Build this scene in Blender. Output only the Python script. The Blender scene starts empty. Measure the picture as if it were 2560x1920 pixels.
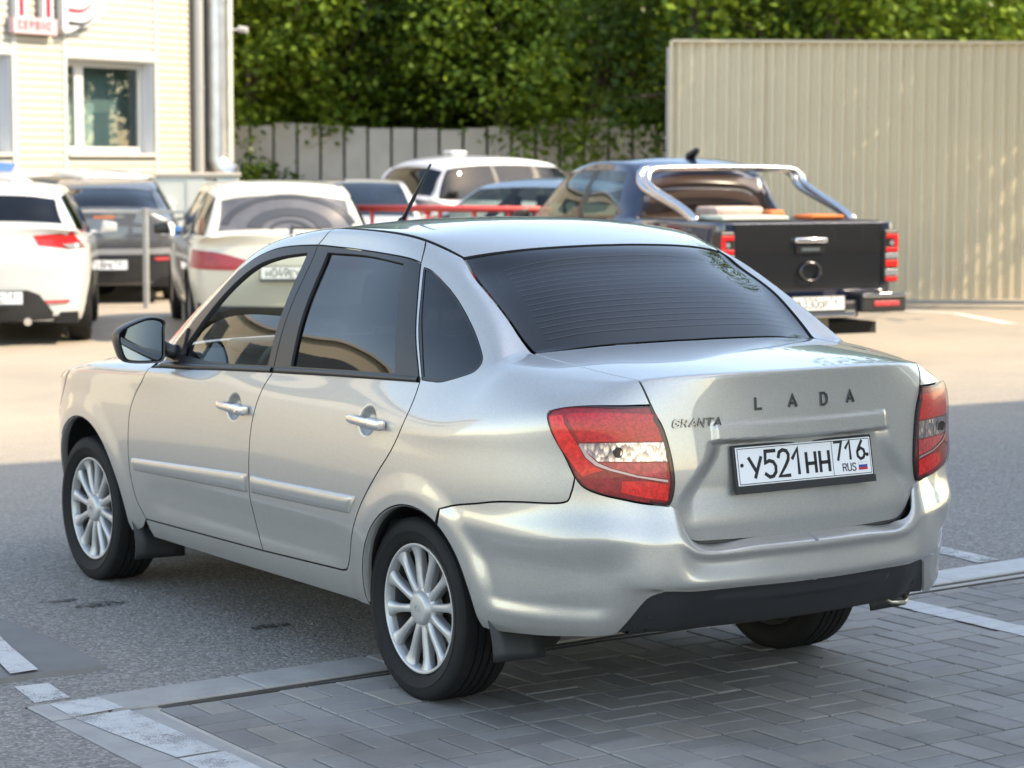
import bpy, bmesh, math, random
import numpy as np
from math import radians, sin, cos, pi, sqrt, atan2, floor
from mathutils import Vector, Matrix
from mathutils.bvhtree import BVHTree
from mathutils.geometry import delaunay_2d_cdt

# ------------------------------------------------------------------ camera, sky, sun, exposure
scene = bpy.context.scene
COL = scene.collection
CAM = Vector((-4.48616, -6.04643, 1.67332)); YAW, PITCH, ROLL = 0.590338, -0.0967758, 0.00277676
cd = bpy.data.cameras.new('camera'); cam = bpy.data.objects.new('camera', cd); COL.objects.link(cam)
cd.sensor_width = 36.0; cd.lens = 5780.3 / 2560 * 36.0; cd.clip_start = 0.1; cd.clip_end = 3000
fw = Vector((sin(YAW)*cos(PITCH), cos(YAW)*cos(PITCH), sin(PITCH)))
rt = fw.cross(Vector((0, 0, 1))).normalized(); up = rt.cross(fw)
rt, up = cos(ROLL)*rt + sin(ROLL)*up, -sin(ROLL)*rt + cos(ROLL)*up
cam.matrix_world = Matrix(((rt.x, up.x, -fw.x, CAM.x), (rt.y, up.y, -fw.y, CAM.y), (rt.z, up.z, -fw.z, CAM.z), (0, 0, 0, 1)))
scene.camera = cam
cd.dof.use_dof = True; cd.dof.focus_distance = 6.9; cd.dof.aperture_fstop = 5.0; cd.dof.aperture_blades = 0
SUN_AZ = Vector((0.735, -0.678)).normalized(); SUN_EL = radians(43)
world = bpy.data.worlds.new('World'); scene.world = world; world.use_nodes = True
wn = world.node_tree; wn.nodes.clear()
sky = wn.nodes.new('ShaderNodeTexSky'); sky.sky_type = 'NISHITA'; sky.sun_disc = False
sky.sun_elevation = SUN_EL; sky.sun_rotation = atan2(SUN_AZ.x, SUN_AZ.y); sky.dust_density = 0.7; sky.air_density = 1.0; sky.ozone_density = 1.2
wbg = wn.nodes.new('ShaderNodeBackground'); wbg.inputs[1].default_value = 0.15
wout = wn.nodes.new('ShaderNodeOutputWorld')
wn.links.new(sky.outputs[0], wbg.inputs[0]); wn.links.new(wbg.outputs[0], wout.inputs[0])
sd = bpy.data.lights.new('sun', 'SUN'); sun = bpy.data.objects.new('sun', sd); COL.objects.link(sun)
sd.energy = 2.0; sd.angle = radians(0.53); sd.color = (1.0, 0.93, 0.82)
sv = Vector((SUN_AZ.x*cos(SUN_EL), SUN_AZ.y*cos(SUN_EL), sin(SUN_EL)))
sun.rotation_euler = sv.to_track_quat('Z', 'Y').to_euler(); sun.location = sv*60
scene.view_settings.view_transform = 'Standard'; scene.view_settings.look = 'None'
scene.view_settings.exposure = 2.05; scene.view_settings.gamma = 1.0; scene.view_settings.use_curve_mapping = False
scene.view_settings.use_white_balance = True; scene.view_settings.white_balance_temperature = 8300; scene.view_settings.white_balance_tint = 10
scene.cycles.max_bounces = 8; scene.cycles.transparent_max_bounces = 16
scene.cycles.caustics_reflective = False; scene.cycles.caustics_refractive = False
scene.cycles.use_denoising = True; scene.cycles.sample_clamp_indirect = 6.0
random.seed(7); np.random.seed(7)

# ------------------------------------------------------------------ object helpers
def link(o, parent=None):
    COL.objects.link(o)
    if parent is not None: o.parent = parent
    return o
def mesh_obj(name, verts, faces, mat=None, parent=None, smooth=False, normals=None):
    me = bpy.data.meshes.new(name); me.from_pydata([tuple(v) for v in verts], [], [tuple(f) for f in faces])
    me.update()
    if mat is not None: me.materials.append(mat)
    if smooth or normals is not None: me.polygons.foreach_set('use_smooth', [True]*len(me.polygons))
    if normals is not None: me.normals_split_custom_set_from_vertices([tuple(n) for n in normals])
    return link(bpy.data.objects.new(name, me), parent)
def empty(name, loc=(0, 0, 0), rz=0.0):
    o = bpy.data.objects.new(name, None); o.empty_display_size = 0.2; o.location = loc; o.rotation_euler = (0, 0, rz)
    return link(o)
def tag(o, label=None, cat=None, group=None, kind=None):
    if label: o['label'] = label
    if cat: o['category'] = cat
    if group: o['group'] = group
    if kind: o['kind'] = kind
    return o
def copy_tree(o, parent=None):
    c = o.copy(); COL.objects.link(c); c.parent = parent
    for ch in list(o.children): copy_tree(ch, c)
    return c
class MB:
    """collects simple solids into one mesh"""
    def __init__(s): s.v = []; s.f = []
    def add(s, vs, fs):
        b = len(s.v); s.v += [Vector(v) for v in vs]; s.f += [tuple(i+b for i in f) for f in fs]; return s
    def box(s, lo, hi, M=None):
        x0, y0, z0 = lo; x1, y1, z1 = hi
        vs = [Vector(p) for p in ((x0,y0,z0),(x1,y0,z0),(x1,y1,z0),(x0,y1,z0),(x0,y0,z1),(x1,y0,z1),(x1,y1,z1),(x0,y1,z1))]
        if M is not None: vs = [M @ v for v in vs]
        return s.add(vs, [(0,3,2,1),(4,5,6,7),(0,1,5,4),(1,2,6,5),(2,3,7,6),(3,0,4,7)])
    def tube(s, pts, rad, n=10, closed=False, cap=True):
        pts = [Vector(p) for p in pts]; m = len(pts); rr = rad if hasattr(rad, '__len__') else [rad]*m
        ref = None; rings = []
        for i in range(m):
            a = pts[(i-1) % m] if (closed or i > 0) else pts[0]; b = pts[(i+1) % m] if (closed or i < m-1) else pts[-1]
            t = (b-a).normalized()
            if ref is None: ref = t.orthogonal().normalized()
            ref = (ref - t*ref.dot(t)).normalized(); q = t.cross(ref)
            rings.append([pts[i] + (ref*cos(2*pi*k/n) + q*sin(2*pi*k/n))*rr[i] for k in range(n)])
        vs = [p for r in rings for p in r]; fs = []
        for i in range(m if closed else m-1):
            j = (i+1) % m
            for k in range(n): fs.append((i*n+k, i*n+(k+1) % n, j*n+(k+1) % n, j*n+k))
        if cap and not closed: fs.append(tuple(range(n))[::-1]); fs.append(tuple((m-1)*n+k for k in range(n)))
        return s.add(vs, fs)
    def lathe(s, prof, axis='X', n=48, c=(0, 0, 0), close=True):
        c = Vector(c); vs = []
        for (a, r) in prof:
            for k in range(n):
                t = 2*pi*k/n
                vs.append(c + (Vector((a, r*cos(t), r*sin(t))) if axis == 'X' else Vector((r*cos(t), r*sin(t), a)) if axis == 'Z' else Vector((r*sin(t), a, r*cos(t)))))
        m = len(prof); fs = []
        for i in range(m if close else m-1):
            j = (i+1) % m
            for k in range(n): fs.append((i*n+k, i*n+(k+1) % n, j*n+(k+1) % n, j*n+k))
        return s.add(vs, fs)
    def prism(s, poly, h, M=None):
        n = len(poly); vs = [Vector((p[0], p[1], 0)) for p in poly] + [Vector((p[0], p[1], h)) for p in poly]
        if M is not None: vs = [M @ v for v in vs]
        return s.add(vs, [tuple(range(n))[::-1], tuple(range(n, 2*n))] + [(i, (i+1) % n, n+(i+1) % n, n+i) for i in range(n)])
    def build(s, name, mat, parent=None, smooth=False, bevel=0.0, seg=2, sharp=None):
        me = bpy.data.meshes.new(name); me.from_pydata([tuple(v) for v in s.v], [], s.f); me.update()
        bm = bmesh.new(); bm.from_mesh(me); bmesh.ops.recalc_face_normals(bm, faces=bm.faces)
        if bevel > 0:
            es = [e for e in bm.edges if len(e.link_faces) == 2 and e.calc_face_angle(0) > 0.6]
            bmesh.ops.bevel(bm, geom=es, offset=bevel, segments=seg, affect='EDGES', profile=0.5, clamp_overlap=True)
        if sharp is not None:
            for e in bm.edges:
                if len(e.link_faces) == 2 and e.calc_face_angle(0) > sharp: e.smooth = False
        bm.to_mesh(me); bm.free()
        if smooth: me.polygons.foreach_set('use_smooth', [True]*len(me.polygons))
        if mat is not None: me.materials.append(mat)
        return link(bpy.data.objects.new(name, me), parent)

# ------------------------------------------------------------------ materials
class NT:
    def __init__(s, name):
        s.m = bpy.data.materials.new(name); s.m.use_nodes = True; s.t = s.m.node_tree; s.n = s.t.nodes
        s.b = s.n['Principled BSDF']; s.out = s.n['Material Output']
    def new(s, typ, **kw):
        x = s.n.new(typ)
        for k, v in kw.items(): setattr(x, k, v)
        return x
    def link(s, a, b): s.t.links.new(a, b)
    def set(s, **kw):
        names = {'color': 'Base Color', 'rough': 'Roughness', 'metal': 'Metallic', 'coat': 'Coat Weight', 'coatr': 'Coat Roughness', 'spec': 'Specular IOR Level', 'ior': 'IOR', 'alpha': 'Alpha', 'trans': 'Transmission Weight', 'sheen': 'Sheen Weight'}
        for k, v in kw.items():
            if k == 'color' and len(v) == 3: v = (*v, 1)
            s.b.inputs[names[k]].default_value = v
        return s
    def coord(s, kind='Object', scale=None):
        tc = s.new('ShaderNodeTexCoord'); o = tc.outputs[kind]
        if scale is not None:
            mp = s.new('ShaderNodeMapping'); mp.inputs['Scale'].default_value = scale; s.link(o, mp.inputs['Vector']); o = mp.outputs['Vector']
        return o
    def noise(s, co, scale, detail=4, rough=0.55):
        n = s.new('ShaderNodeTexNoise'); n.inputs['Scale'].default_value = scale; n.inputs['Detail'].default_value = detail; n.inputs['Roughness'].default_value = rough
        if co is not None: s.link(co, n.inputs['Vector'])
        return n.outputs['Fac']
    def ramp(s, fac, stops):
        r = s.new('ShaderNodeValToRGB'); e = r.color_ramp.elements
        while len(e) < len(stops): e.new(0.5)
        for el, (p, c) in zip(e, stops): el.position = p; el.color = (*c, 1) if len(c) == 3 else c
        s.link(fac, r.inputs['Fac']); return r.outputs['Color']
    def mix(s, fac, a, b, mode='MIX'):
        m = s.new('ShaderNodeMix', data_type='RGBA', blend_type=mode)
        for sock, v in ((m.inputs[0], fac), (m.inputs[6], a), (m.inputs[7], b)):
            if hasattr(v, 'node'): s.link(v, sock)
            elif isinstance(v, (int, float)): sock.default_value = v
            else: sock.default_value = (*v, 1) if len(v) == 3 else v
        return m.outputs[2]
    def math(s, op, a, b=0.0, clamp=False):
        m = s.new('ShaderNodeMath', operation=op, use_clamp=clamp)
        for sock, v in ((m.inputs[0], a), (m.inputs[1], b)):
            if hasattr(v, 'node'): s.link(v, sock)
            else: sock.default_value = v
        return m.outputs[0]
    def bump(s, h, strength=0.3, dist=0.01):
        b = s.new('ShaderNodeBump'); b.inputs['Strength'].default_value = strength; b.inputs['Distance'].default_value = dist
        s.link(h, b.inputs['Height']); s.link(b.outputs['Normal'], s.b.inputs['Normal']); return b
def simple(name, color, rough=0.5, metal=0.0, coat=0.0, var=0.0, vscale=8.0, bump=0.0, bscale=60.0, bdist=0.002, spec=0.5):
    t = NT(name).set(color=color, rough=rough, metal=metal, coat=coat, spec=spec)
    if var > 0:
        co = t.coord(); f = t.noise(co, vscale, 5)
        t.link(t.mix(f, tuple(c*(1-var) for c in color), tuple(min(1, c*(1+var)) for c in color)), t.b.inputs['Base Color'])
    if bump > 0: t.bump(t.noise(t.coord(), bscale, 4), bump, bdist)
    return t.m
def carpaint(name, color, metal=0.0, rough=0.35, flake=0.0, dirt=0.0):
    t = NT(name).set(color=color, rough=rough, metal=metal, coat=1.0, coatr=0.015)
    t.b.inputs['Coat IOR'].default_value = 1.65
    col = None
    if flake > 0:
        v = t.new('ShaderNodeTexVoronoi'); v.inputs['Scale'].default_value = 900; t.link(t.coord(), v.inputs['Vector'])
        sp = t.new('ShaderNodeSeparateColor'); t.link(v.outputs['Color'], sp.inputs[0])
        col = t.mix(sp.outputs[0], tuple(c*(1-flake) for c in color), tuple(min(1, c*(1+flake)) for c in color))
        t.link(col, t.b.inputs['Base Color'])
    if dirt > 0:
        g = t.new('ShaderNodeNewGeometry'); sx = t.new('ShaderNodeSeparateXYZ'); t.link(g.outputs['Position'], sx.inputs[0])
        low = t.math('SUBTRACT', 0.62, sx.outputs['Z']); low = t.math('MULTIPLY', low, 1.6, True)
        nz = t.noise(t.coord(scale=(1, 1, .4)), 9, 6, .65)
        f = t.math('MULTIPLY', t.math('MULTIPLY', low, nz), dirt, True)
        t.link(t.mix(f, col if col is not None else color, (.20, .175, .145)), t.b.inputs['Base Color'])
        rr = t.math('ADD', t.math('MULTIPLY', f, .55), .03); t.link(rr, t.b.inputs['Coat Roughness'])
    return t.m
def glassmat(name, tint, refl=1.0, ior=1.52):
    t = NT(name); n = t.n
    tr = t.new('ShaderNodeBsdfTransparent'); tr.inputs[0].default_value = (*tint, 1)
    gl = t.new('ShaderNodeBsdfGlossy'); gl.inputs['Roughness'].default_value = 0.0; gl.inputs['Color'].default_value = (refl, refl, refl, 1)
    fr = t.new('ShaderNodeFresnel'); g = t.new('ShaderNodeNewGeometry')
    t.link(t.math('ADD', ior, t.math('MULTIPLY', g.outputs['Backfacing'], 1/ior-ior)), fr.inputs['IOR'])
    mx = t.new('ShaderNodeMixShader'); t.link(fr.outputs[0], mx.inputs[0]); t.link(tr.outputs[0], mx.inputs[1]); t.link(gl.outputs[0], mx.inputs[2])
    t.link(mx.outputs[0], t.out.inputs['Surface'])
    return t.m
# ------------------------------------------------------------------ smooth body surface shared by all cars
# half car, |x| given, mirrored. Columns run round the plan from front centre to rear centre, rows go up.
# a cage of on-surface points; a subdivision surface is fitted through it.
PLAN = [(0, 3.27), (.30, 3.245), (.52, 3.165), (.675, 3.03), (.775, 2.84),
        (.825, 2.64), (.845, 2.38), (.85, 2.10), (.85, 1.84), (.85, 1.42), (.85, 1.0), (.85, .6), (.848, .2),
        (.846, -.15), (.838, -.36), (.815, -.54), (.775, -.67), (.715, -.76), (.62, -.825), (.48, -.872), (.25, -.912), (0, -.928)]
NF, NS, NK = 5, 8, 9        # front, side, rear column counts
ROWZ = [.20, .27, .35, .48, .60, .72, .82, .89]
INSET = [.085, .050, .030, .010, .002, .003, .011, .024]
ROWZ_R = [.20, .27, .35, .48, .60, .72, .85, .975]
INSET_R = [.06, .04, .03, .015, .008, .000, .008, .022]
TOPS = [(0, 3.10, .765), (.30, 3.08, .765), (.50, 3.02, .775), (.63, 2.90, .80), (.71, 2.72, .835),
        (.75, 2.55, .865), (.772, 2.33, .885), (.775, 2.14, .90), (.735, 1.99, .925), (.808, 1.45, .930), (.803, 1.0, .950), (.797, .62, .968), (.790, .2, .985),
        (.722, -.27, 1.052), (.733, -.39, 1.040), (.722, -.50, 1.034), (.695, -.60, 1.030), (.648, -.69, 1.028), (.575, -.775, 1.042), (.45, -.838, 1.055), (.25, -.884, 1.061), (0, -.90, 1.063)]
HOOD = {  # [i][j] i centre->side 0..3, j front->cowl 1..3 ; j=4 cowl
 (0,1): (0, 2.92, .84), (0,2): (0, 2.70, .895), (0,3): (0, 2.48, .938), (0,4): (0, 2.30, .962),
 (1,1): (.30, 2.90, .838), (1,2): (.30, 2.68, .892), (1,3): (.29, 2.46, .936), (1,4): (.26, 2.28, .960),
 (2,1): (.49, 2.84, .833), (2,2): (.49, 2.63, .886), (2,3): (.49, 2.40, .930), (2,4): (.49, 2.21, .953),
 (3,1): (.62, 2.74, .836), (3,2): (.64, 2.56, .880), (3,3): (.65, 2.34, .915), (3,4): (.65, 2.10, .940)}
DECK = {  # i centre->side 0..3, j rear->front 1..3 ; j=4 rear glass base
 (0,1): (0, -.78, 1.080), (0,2): (0, -.65, 1.094), (0,3): (0, -.51, 1.106), (0,4): (0, -.38, 1.114),
 (1,1): (.24, -.77, 1.079), (1,2): (.235, -.64, 1.092), (1,3): (.225, -.50, 1.104), (1,4): (.21, -.37, 1.112),
 (2,1): (.445, -.735, 1.071), (2,2): (.44, -.61, 1.083), (2,3): (.43, -.475, 1.094), (2,4): (.42, -.34, 1.103),
 (3,1): (.592, -.685, 1.050), (3,2): (.61, -.58, 1.060), (3,3): (.615, -.45, 1.072), (3,4): (.605, -.29, 1.088)}
# greenhouse rows g1..g4 over ring order: front i0..i3, sides 0..5, rear i3..i0
GREEN = [
 [(0, 2.04, 1.10), (.23, 2.02, 1.097), (.45, 1.96, 1.09), (.60, 1.89, 1.08),
  (.700, 1.80, 1.062), (.757, 1.40, 1.072), (.757, .98, 1.085), (.750, .62, 1.093), (.744, .20, 1.105), (.672, -.205, 1.128),
  (.575, -.195, 1.163), (.40, -.235, 1.18), (.20, -.265, 1.192), (0, -.275, 1.195)],
 [(0, 1.77, 1.235), (.215, 1.75, 1.232), (.42, 1.70, 1.222), (.57, 1.66, 1.215),
  (.652, 1.615, 1.203), (.692, 1.33, 1.215), (.688, .94, 1.225), (.682, .62, 1.228), (.676, .25, 1.232), (.622, -.065, 1.230),
  (.548, -.068, 1.248), (.385, -.11, 1.265), (.195, -.14, 1.277), (0, -.15, 1.28)],
 [(0, 1.51, 1.350), (.20, 1.50, 1.347), (.39, 1.46, 1.342), (.53, 1.435, 1.340),
  (.600, 1.42, 1.338), (.612, 1.16, 1.352), (.605, .86, 1.364), (.603, .60, 1.362), (.606, .30, 1.352), (.570, .085, 1.326),
  (.530, .072, 1.316), (.375, .015, 1.333), (.19, -.02, 1.345), (0, -.03, 1.348)],
 [(0, 1.30, 1.425), (.19, 1.29, 1.422), (.37, 1.27, 1.413), (.50, 1.255, 1.404),
  (.560, 1.25, 1.397), (.573, 1.02, 1.424), (.571, .80, 1.434), (.566, .56, 1.430), (.555, .33, 1.407), (.528, .168, 1.366),
  (.488, .142, 1.369), (.365, .098, 1.384), (.185, .067, 1.395), (0, .058, 1.398)]]
ROOFZ = [(1.04, 1.459), (.80, 1.473), (.56, 1.476), (.32, 1.458)]

def default_spec():
    roof = {}
    for j, (y, zc) in enumerate(ROOFZ, 1):
        for i, x in enumerate((0, .19, .365, .49)):
            roof[(i, j)] = (x, y, zc - .034*(x/.5)**2.4)
    return dict(plan=list(PLAN), rowz=ROWZ, inset=INSET, rowzr=ROWZ_R, insetr=INSET_R, tops=list(TOPS), hood=dict(HOOD), deck=dict(DECK), green=[list(r) for r in GREEN], roof=roof)

def build_cage(sp):
    V = []; F = []; T = []; CR = {}
    def av(p): V.append(Vector((-p[0], p[1], p[2]))); return len(V)-1
    P = [Vector(p) for p in sp['plan']]; NC = len(P)
    nrm = []
    for i in range(NC):
        t = (P[min(i+1, NC-1)] - P[max(i-1, 0)]).normalized(); n = Vector((-t.y, t.x))
        if i == 0: n = Vector((0, 1))
        if i == NC-1: n = Vector((0, -1))
        if n.dot(P[i] - Vector((0, min(max(P[i].y, 0), 2.4)))) < 0: n = -n
        nrm.append(n)
    grid = []
    for r in range(len(sp['rowz'])):
        row = []
        for i in range(NC):
            w = min(1, max(0, (i - (NF+NS))/3.5))          # rear rows blend in from the first rear column
            ins = sp['inset'][r]*(1-w) + sp['insetr'][r]*w; z = sp['rowz'][r]*(1-w) + sp['rowzr'][r]*w
            if i < 8:
                tz = sp['tops'][i][2]; z0 = sp['rowz'][0]; z = z0 + (z-z0)*(tz-.035-z0)/(sp['rowz'][-1]-z0)
            q = P[i] - nrm[i]*ins
            if i in (0, NC-1): q.x = 0
            row.append(av((q.x, q.y, z)))
        grid.append(row)
    grid.append([av(p) for p in sp['tops']])
    top = grid[-1]
    for r in range(len(grid)-1):
        for i in range(NC-1): F.append((grid[r][i], grid[r+1][i], grid[r+1][i+1], grid[r][i+1])); T.append(('low', r, i))
    H = {}
    for i in range(5):
        for j in range(5):
            H[(i, j)] = top[i] if j == 0 else top[4+j] if i == 4 else av(sp['hood'][(i, j)])
    for i in range(4):
        for j in range(4): F.append((H[(i, j)], H[(i, j+1)], H[(i+1, j+1)], H[(i+1, j)])); T.append(('hood', i, j))
    D = {}
    for i in range(5):
        for j in range(5):
            D[(i, j)] = top[NC-1-i] if j == 0 else top[NC-5-j] if i == 4 else av(sp['deck'][(i, j)])
    for i in range(4):
        for j in range(4): F.append((D[(i, j)], D[(i+1, j)], D[(i+1, j+1)], D[(i, j+1)])); T.append(('deck', i, j))
    ring = [H[(i, 4)] for i in range(4)] + [top[k] for k in range(8, 14)] + [D[(i, 4)] for i in (3, 2, 1, 0)]
    rows = [ring] + [[av(p) for p in r] for r in sp['green']]
    for r in range(4):
        for i in range(13): F.append((rows[r][i], rows[r+1][i], rows[r+1][i+1], rows[r][i+1])); T.append(('green', r, i))
    last = rows[-1]; R = {}
    for i in range(5):
        for j in range(6):
            R[(i, j)] = last[i] if j == 0 else last[13-i] if j == 5 else last[4+j] if i == 4 else av(sp['roof'][(i, j)])
    for i in range(4):
        for j in range(5): F.append((R[(i, j)], R[(i, j+1)], R[(i+1, j+1)], R[(i+1, j)])); T.append(('roof', i, j))
    crease = {}
    for i in range(NC-5, NC-1): crease[(top[i], top[i+1])] = sp.get('lipcrease', .85) * (1 if i > NC-5 else .5)
    for i in range(13):
        if 4 <= i <= 8: crease[(ring[i], ring[i+1])] = .45
        if i >= 9: crease[(ring[i], ring[i+1])] = .6
        if i < 4: crease[(ring[i], ring[i+1])] = .6
    return V, F, T, crease

def fit_surface(sp, levels=4, iters=6):
    """mirror the half cage, subdivide, and move the cage until the surface passes through the given points"""
    V, F, T, crease = build_cage(sp)
    n = len(V); mir = {}; V2 = list(V)
    for i, v in enumerate(V):
        if abs(v.x) < 1e-6: mir[i] = i
        else: mir[i] = len(V2); V2.append(Vector((-v.x, v.y, v.z)))
    F2 = list(F) + [tuple(mir[i] for i in f[::-1]) for f in F]; T2 = list(T) + list(T)
    tgt = np.array([tuple(v) for v in V2]); pos = tgt.copy()
    me = bpy.data.meshes.new('cage'); me.from_pydata([tuple(v) for v in V2], [], F2); me.update()
    o = bpy.data.objects.new('cage', me); COL.objects.link(o)
    cr = me.attributes.new('crease_edge', 'FLOAT', 'EDGE')
    look = {}
    for (a, b), c in crease.items(): look[tuple(sorted((a, b)))] = c; look[tuple(sorted((mir[a], mir[b])))] = c
    for e in me.edges: cr.data[e.index].value = look.get(tuple(sorted(e.vertices)), 0.0)
    md = o.modifiers.new('s', 'SUBSURF'); md.levels = 2; md.use_limit_surface = True; md.boundary_smooth = 'ALL'
    N = len(V2)
    for it in range(iters):
        me.vertices.foreach_set('co', pos.ravel()); me.update()
        dg = bpy.context.evaluated_depsgraph_get(); ev = o.evaluated_get(dg); em = ev.to_mesh()
        co = np.empty(len(em.vertices)*3); em.vertices.foreach_get('co', co); co = co.reshape(-1, 3)[:N]
        ev.to_mesh_clear(); pos += (tgt - co)*.8
    me.vertices.foreach_set('co', pos.ravel()); md.levels = levels; me.update()
    fa = me.attributes.new('ftag', 'INT', 'FACE')
    for i in range(len(F2)): fa.data[i].value = i
    dg = bpy.context.evaluated_depsgraph_get(); ev = o.evaluated_get(dg); em = ev.to_mesh()
    nv = len(em.vertices); co = np.empty(nv*3); em.vertices.foreach_get('co', co); co = co.reshape(-1, 3)
    faces = [tuple(p.vertices) for p in em.polygons]
    ft = em.attributes.get('ftag'); ids = [d.value for d in ft.data]
    ev.to_mesh_clear(); bpy.data.objects.remove(o); bpy.data.meshes.remove(me)
    return co, faces, [T2[i] for i in ids]

class Surf:
    def __init__(s, co, faces):
        s.co = co; f = np.array(faces); s.f = f
        a, b, c, d = (co[f[:, k]] for k in range(4)); fn = np.cross(c-a, d-b)
        vn = np.zeros_like(co)
        for k in range(4): np.add.at(vn, f[:, k], fn)
        ln = np.linalg.norm(vn, axis=1); vn /= ln[:, None]+1e-12
        tris = np.vstack([f[:, [0, 1, 2]], f[:, [0, 2, 3]]]); s.t = tris; s.n = vn
        # make normals point outwards
        ctr = np.array([0, 1.2, .6]); 
        s.flip = ((co-ctr)*vn).sum() < 0
        if s.flip: s.n = -vn
        s.bvh = BVHTree.FromPolygons([tuple(v) for v in co], [tuple(int(i) for i in t) for t in tris])
    def _n(s, p, idx):
        a, b, c = s.t[idx]; A, B, Cc = s.co[a], s.co[b], s.co[c]; v0 = B-A; v1 = Cc-A; v2 = np.array(p)-A
        d00 = v0@v0; d01 = v0@v1; d11 = v1@v1; d20 = v2@v0; d21 = v2@v1; de = d00*d11-d01*d01
        if abs(de) < 1e-18: return Vector(s.n[a])
        v = (d11*d20-d01*d21)/de; w = (d00*d21-d01*d20)/de
        return Vector((1-v-w)*s.n[a]+v*s.n[b]+w*s.n[c]).normalized()
    def cast(s, o, d):
        p, n, i, dist = s.bvh.ray_cast(Vector(o), Vector(d))
        if p is None: return None, None
        return p, s._n(p, i)
    def near(s, q):
        p, n, i, dist = s.bvh.find_nearest(Vector(q)); return p, s._n(p, i)
    def side(s, y, z):
        p, n = s.cast((-4, y, z), (1, 0, 0))
        return p if p is not None else s.near((-.8, y, z))[0]
    def back(s, x, z):
        p, n = s.cast((x, -4, z), (0, 1, 0))
        return p if p is not None else s.near((x, -.9, z))[0]
    def topp(s, x, y):
        p, n = s.cast((x, y, 4), (0, 0, -1))
        return p if p is not None else s.near((x, y, 1.4))[0]

def crom(pts, step=.012, closed=False):
    """smooth curve through points, resampled evenly"""
    P = [np.array(p, float) for p in pts]; n = len(P)
    if n == 2: out = [P[0]*(1-t)+P[1]*t for t in np.linspace(0, 1, 40)]
    else:
        out = []
        for i in range(n if closed else n-1):
            p1, p2 = P[i], P[(i+1) % n]
            p0 = P[i-1] if (i > 0 or closed) else 2*p1-p2; p3 = P[(i+2) % n] if (i+2 < n or closed) else 2*p2-p1
            for t in np.linspace(0, 1, 24, endpoint=False):
                out.append(.5*((2*p1)+(-p0+p2)*t+(2*p0-5*p1+4*p2-p3)*t*t+(-p0+3*p1-3*p2+p3)*t**3))
        out.append(P[0] if closed else P[-1])
    out = np.array(out); seg = np.linalg.norm(np.diff(out, axis=0), axis=1); s = np.concatenate([[0], np.cumsum(seg)])
    m = max(2, int(round(s[-1]/step))); q = np.linspace(0, s[-1], m+1)
    return [np.array([np.interp(v, s, out[:, k]) for k in range(out.shape[1])]) for v in q]

def inpoly(poly, pts):
    x, y = pts[:, 0], pts[:, 1]; ins = np.zeros(len(pts), bool); n = len(poly)
    for i in range(n):
        x1, y1 = poly[i]; x2, y2 = poly[(i+1) % n]
        if y1 == y2: continue
        c = ((y1 > y) != (y2 > y)) & (x < (x2-x1)*(y-y1)/(y2-y1)+x1); ins ^= c
    return ins
def offset2d(poly, d):
    p = np.array(poly); a = .5*np.sum(p[:, 0]*np.roll(p[:, 1], -1)-np.roll(p[:, 0], -1)*p[:, 1])
    t = np.roll(p, -1, 0)-np.roll(p, 1, 0); n = np.stack([-t[:, 1], t[:, 0]], 1); n /= np.linalg.norm(n, axis=1)[:, None]+1e-12
    return p + n*d*(1 if a > 0 else -1)
def clean(poly, eps=.0015):
    out = []
    for p in poly:
        if not out or np.linalg.norm(np.array(p)-out[-1]) > eps: out.append(np.array(p))
    if len(out) > 1 and np.linalg.norm(out[0]-out[-1]) < eps: out.pop()
    return out

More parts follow.
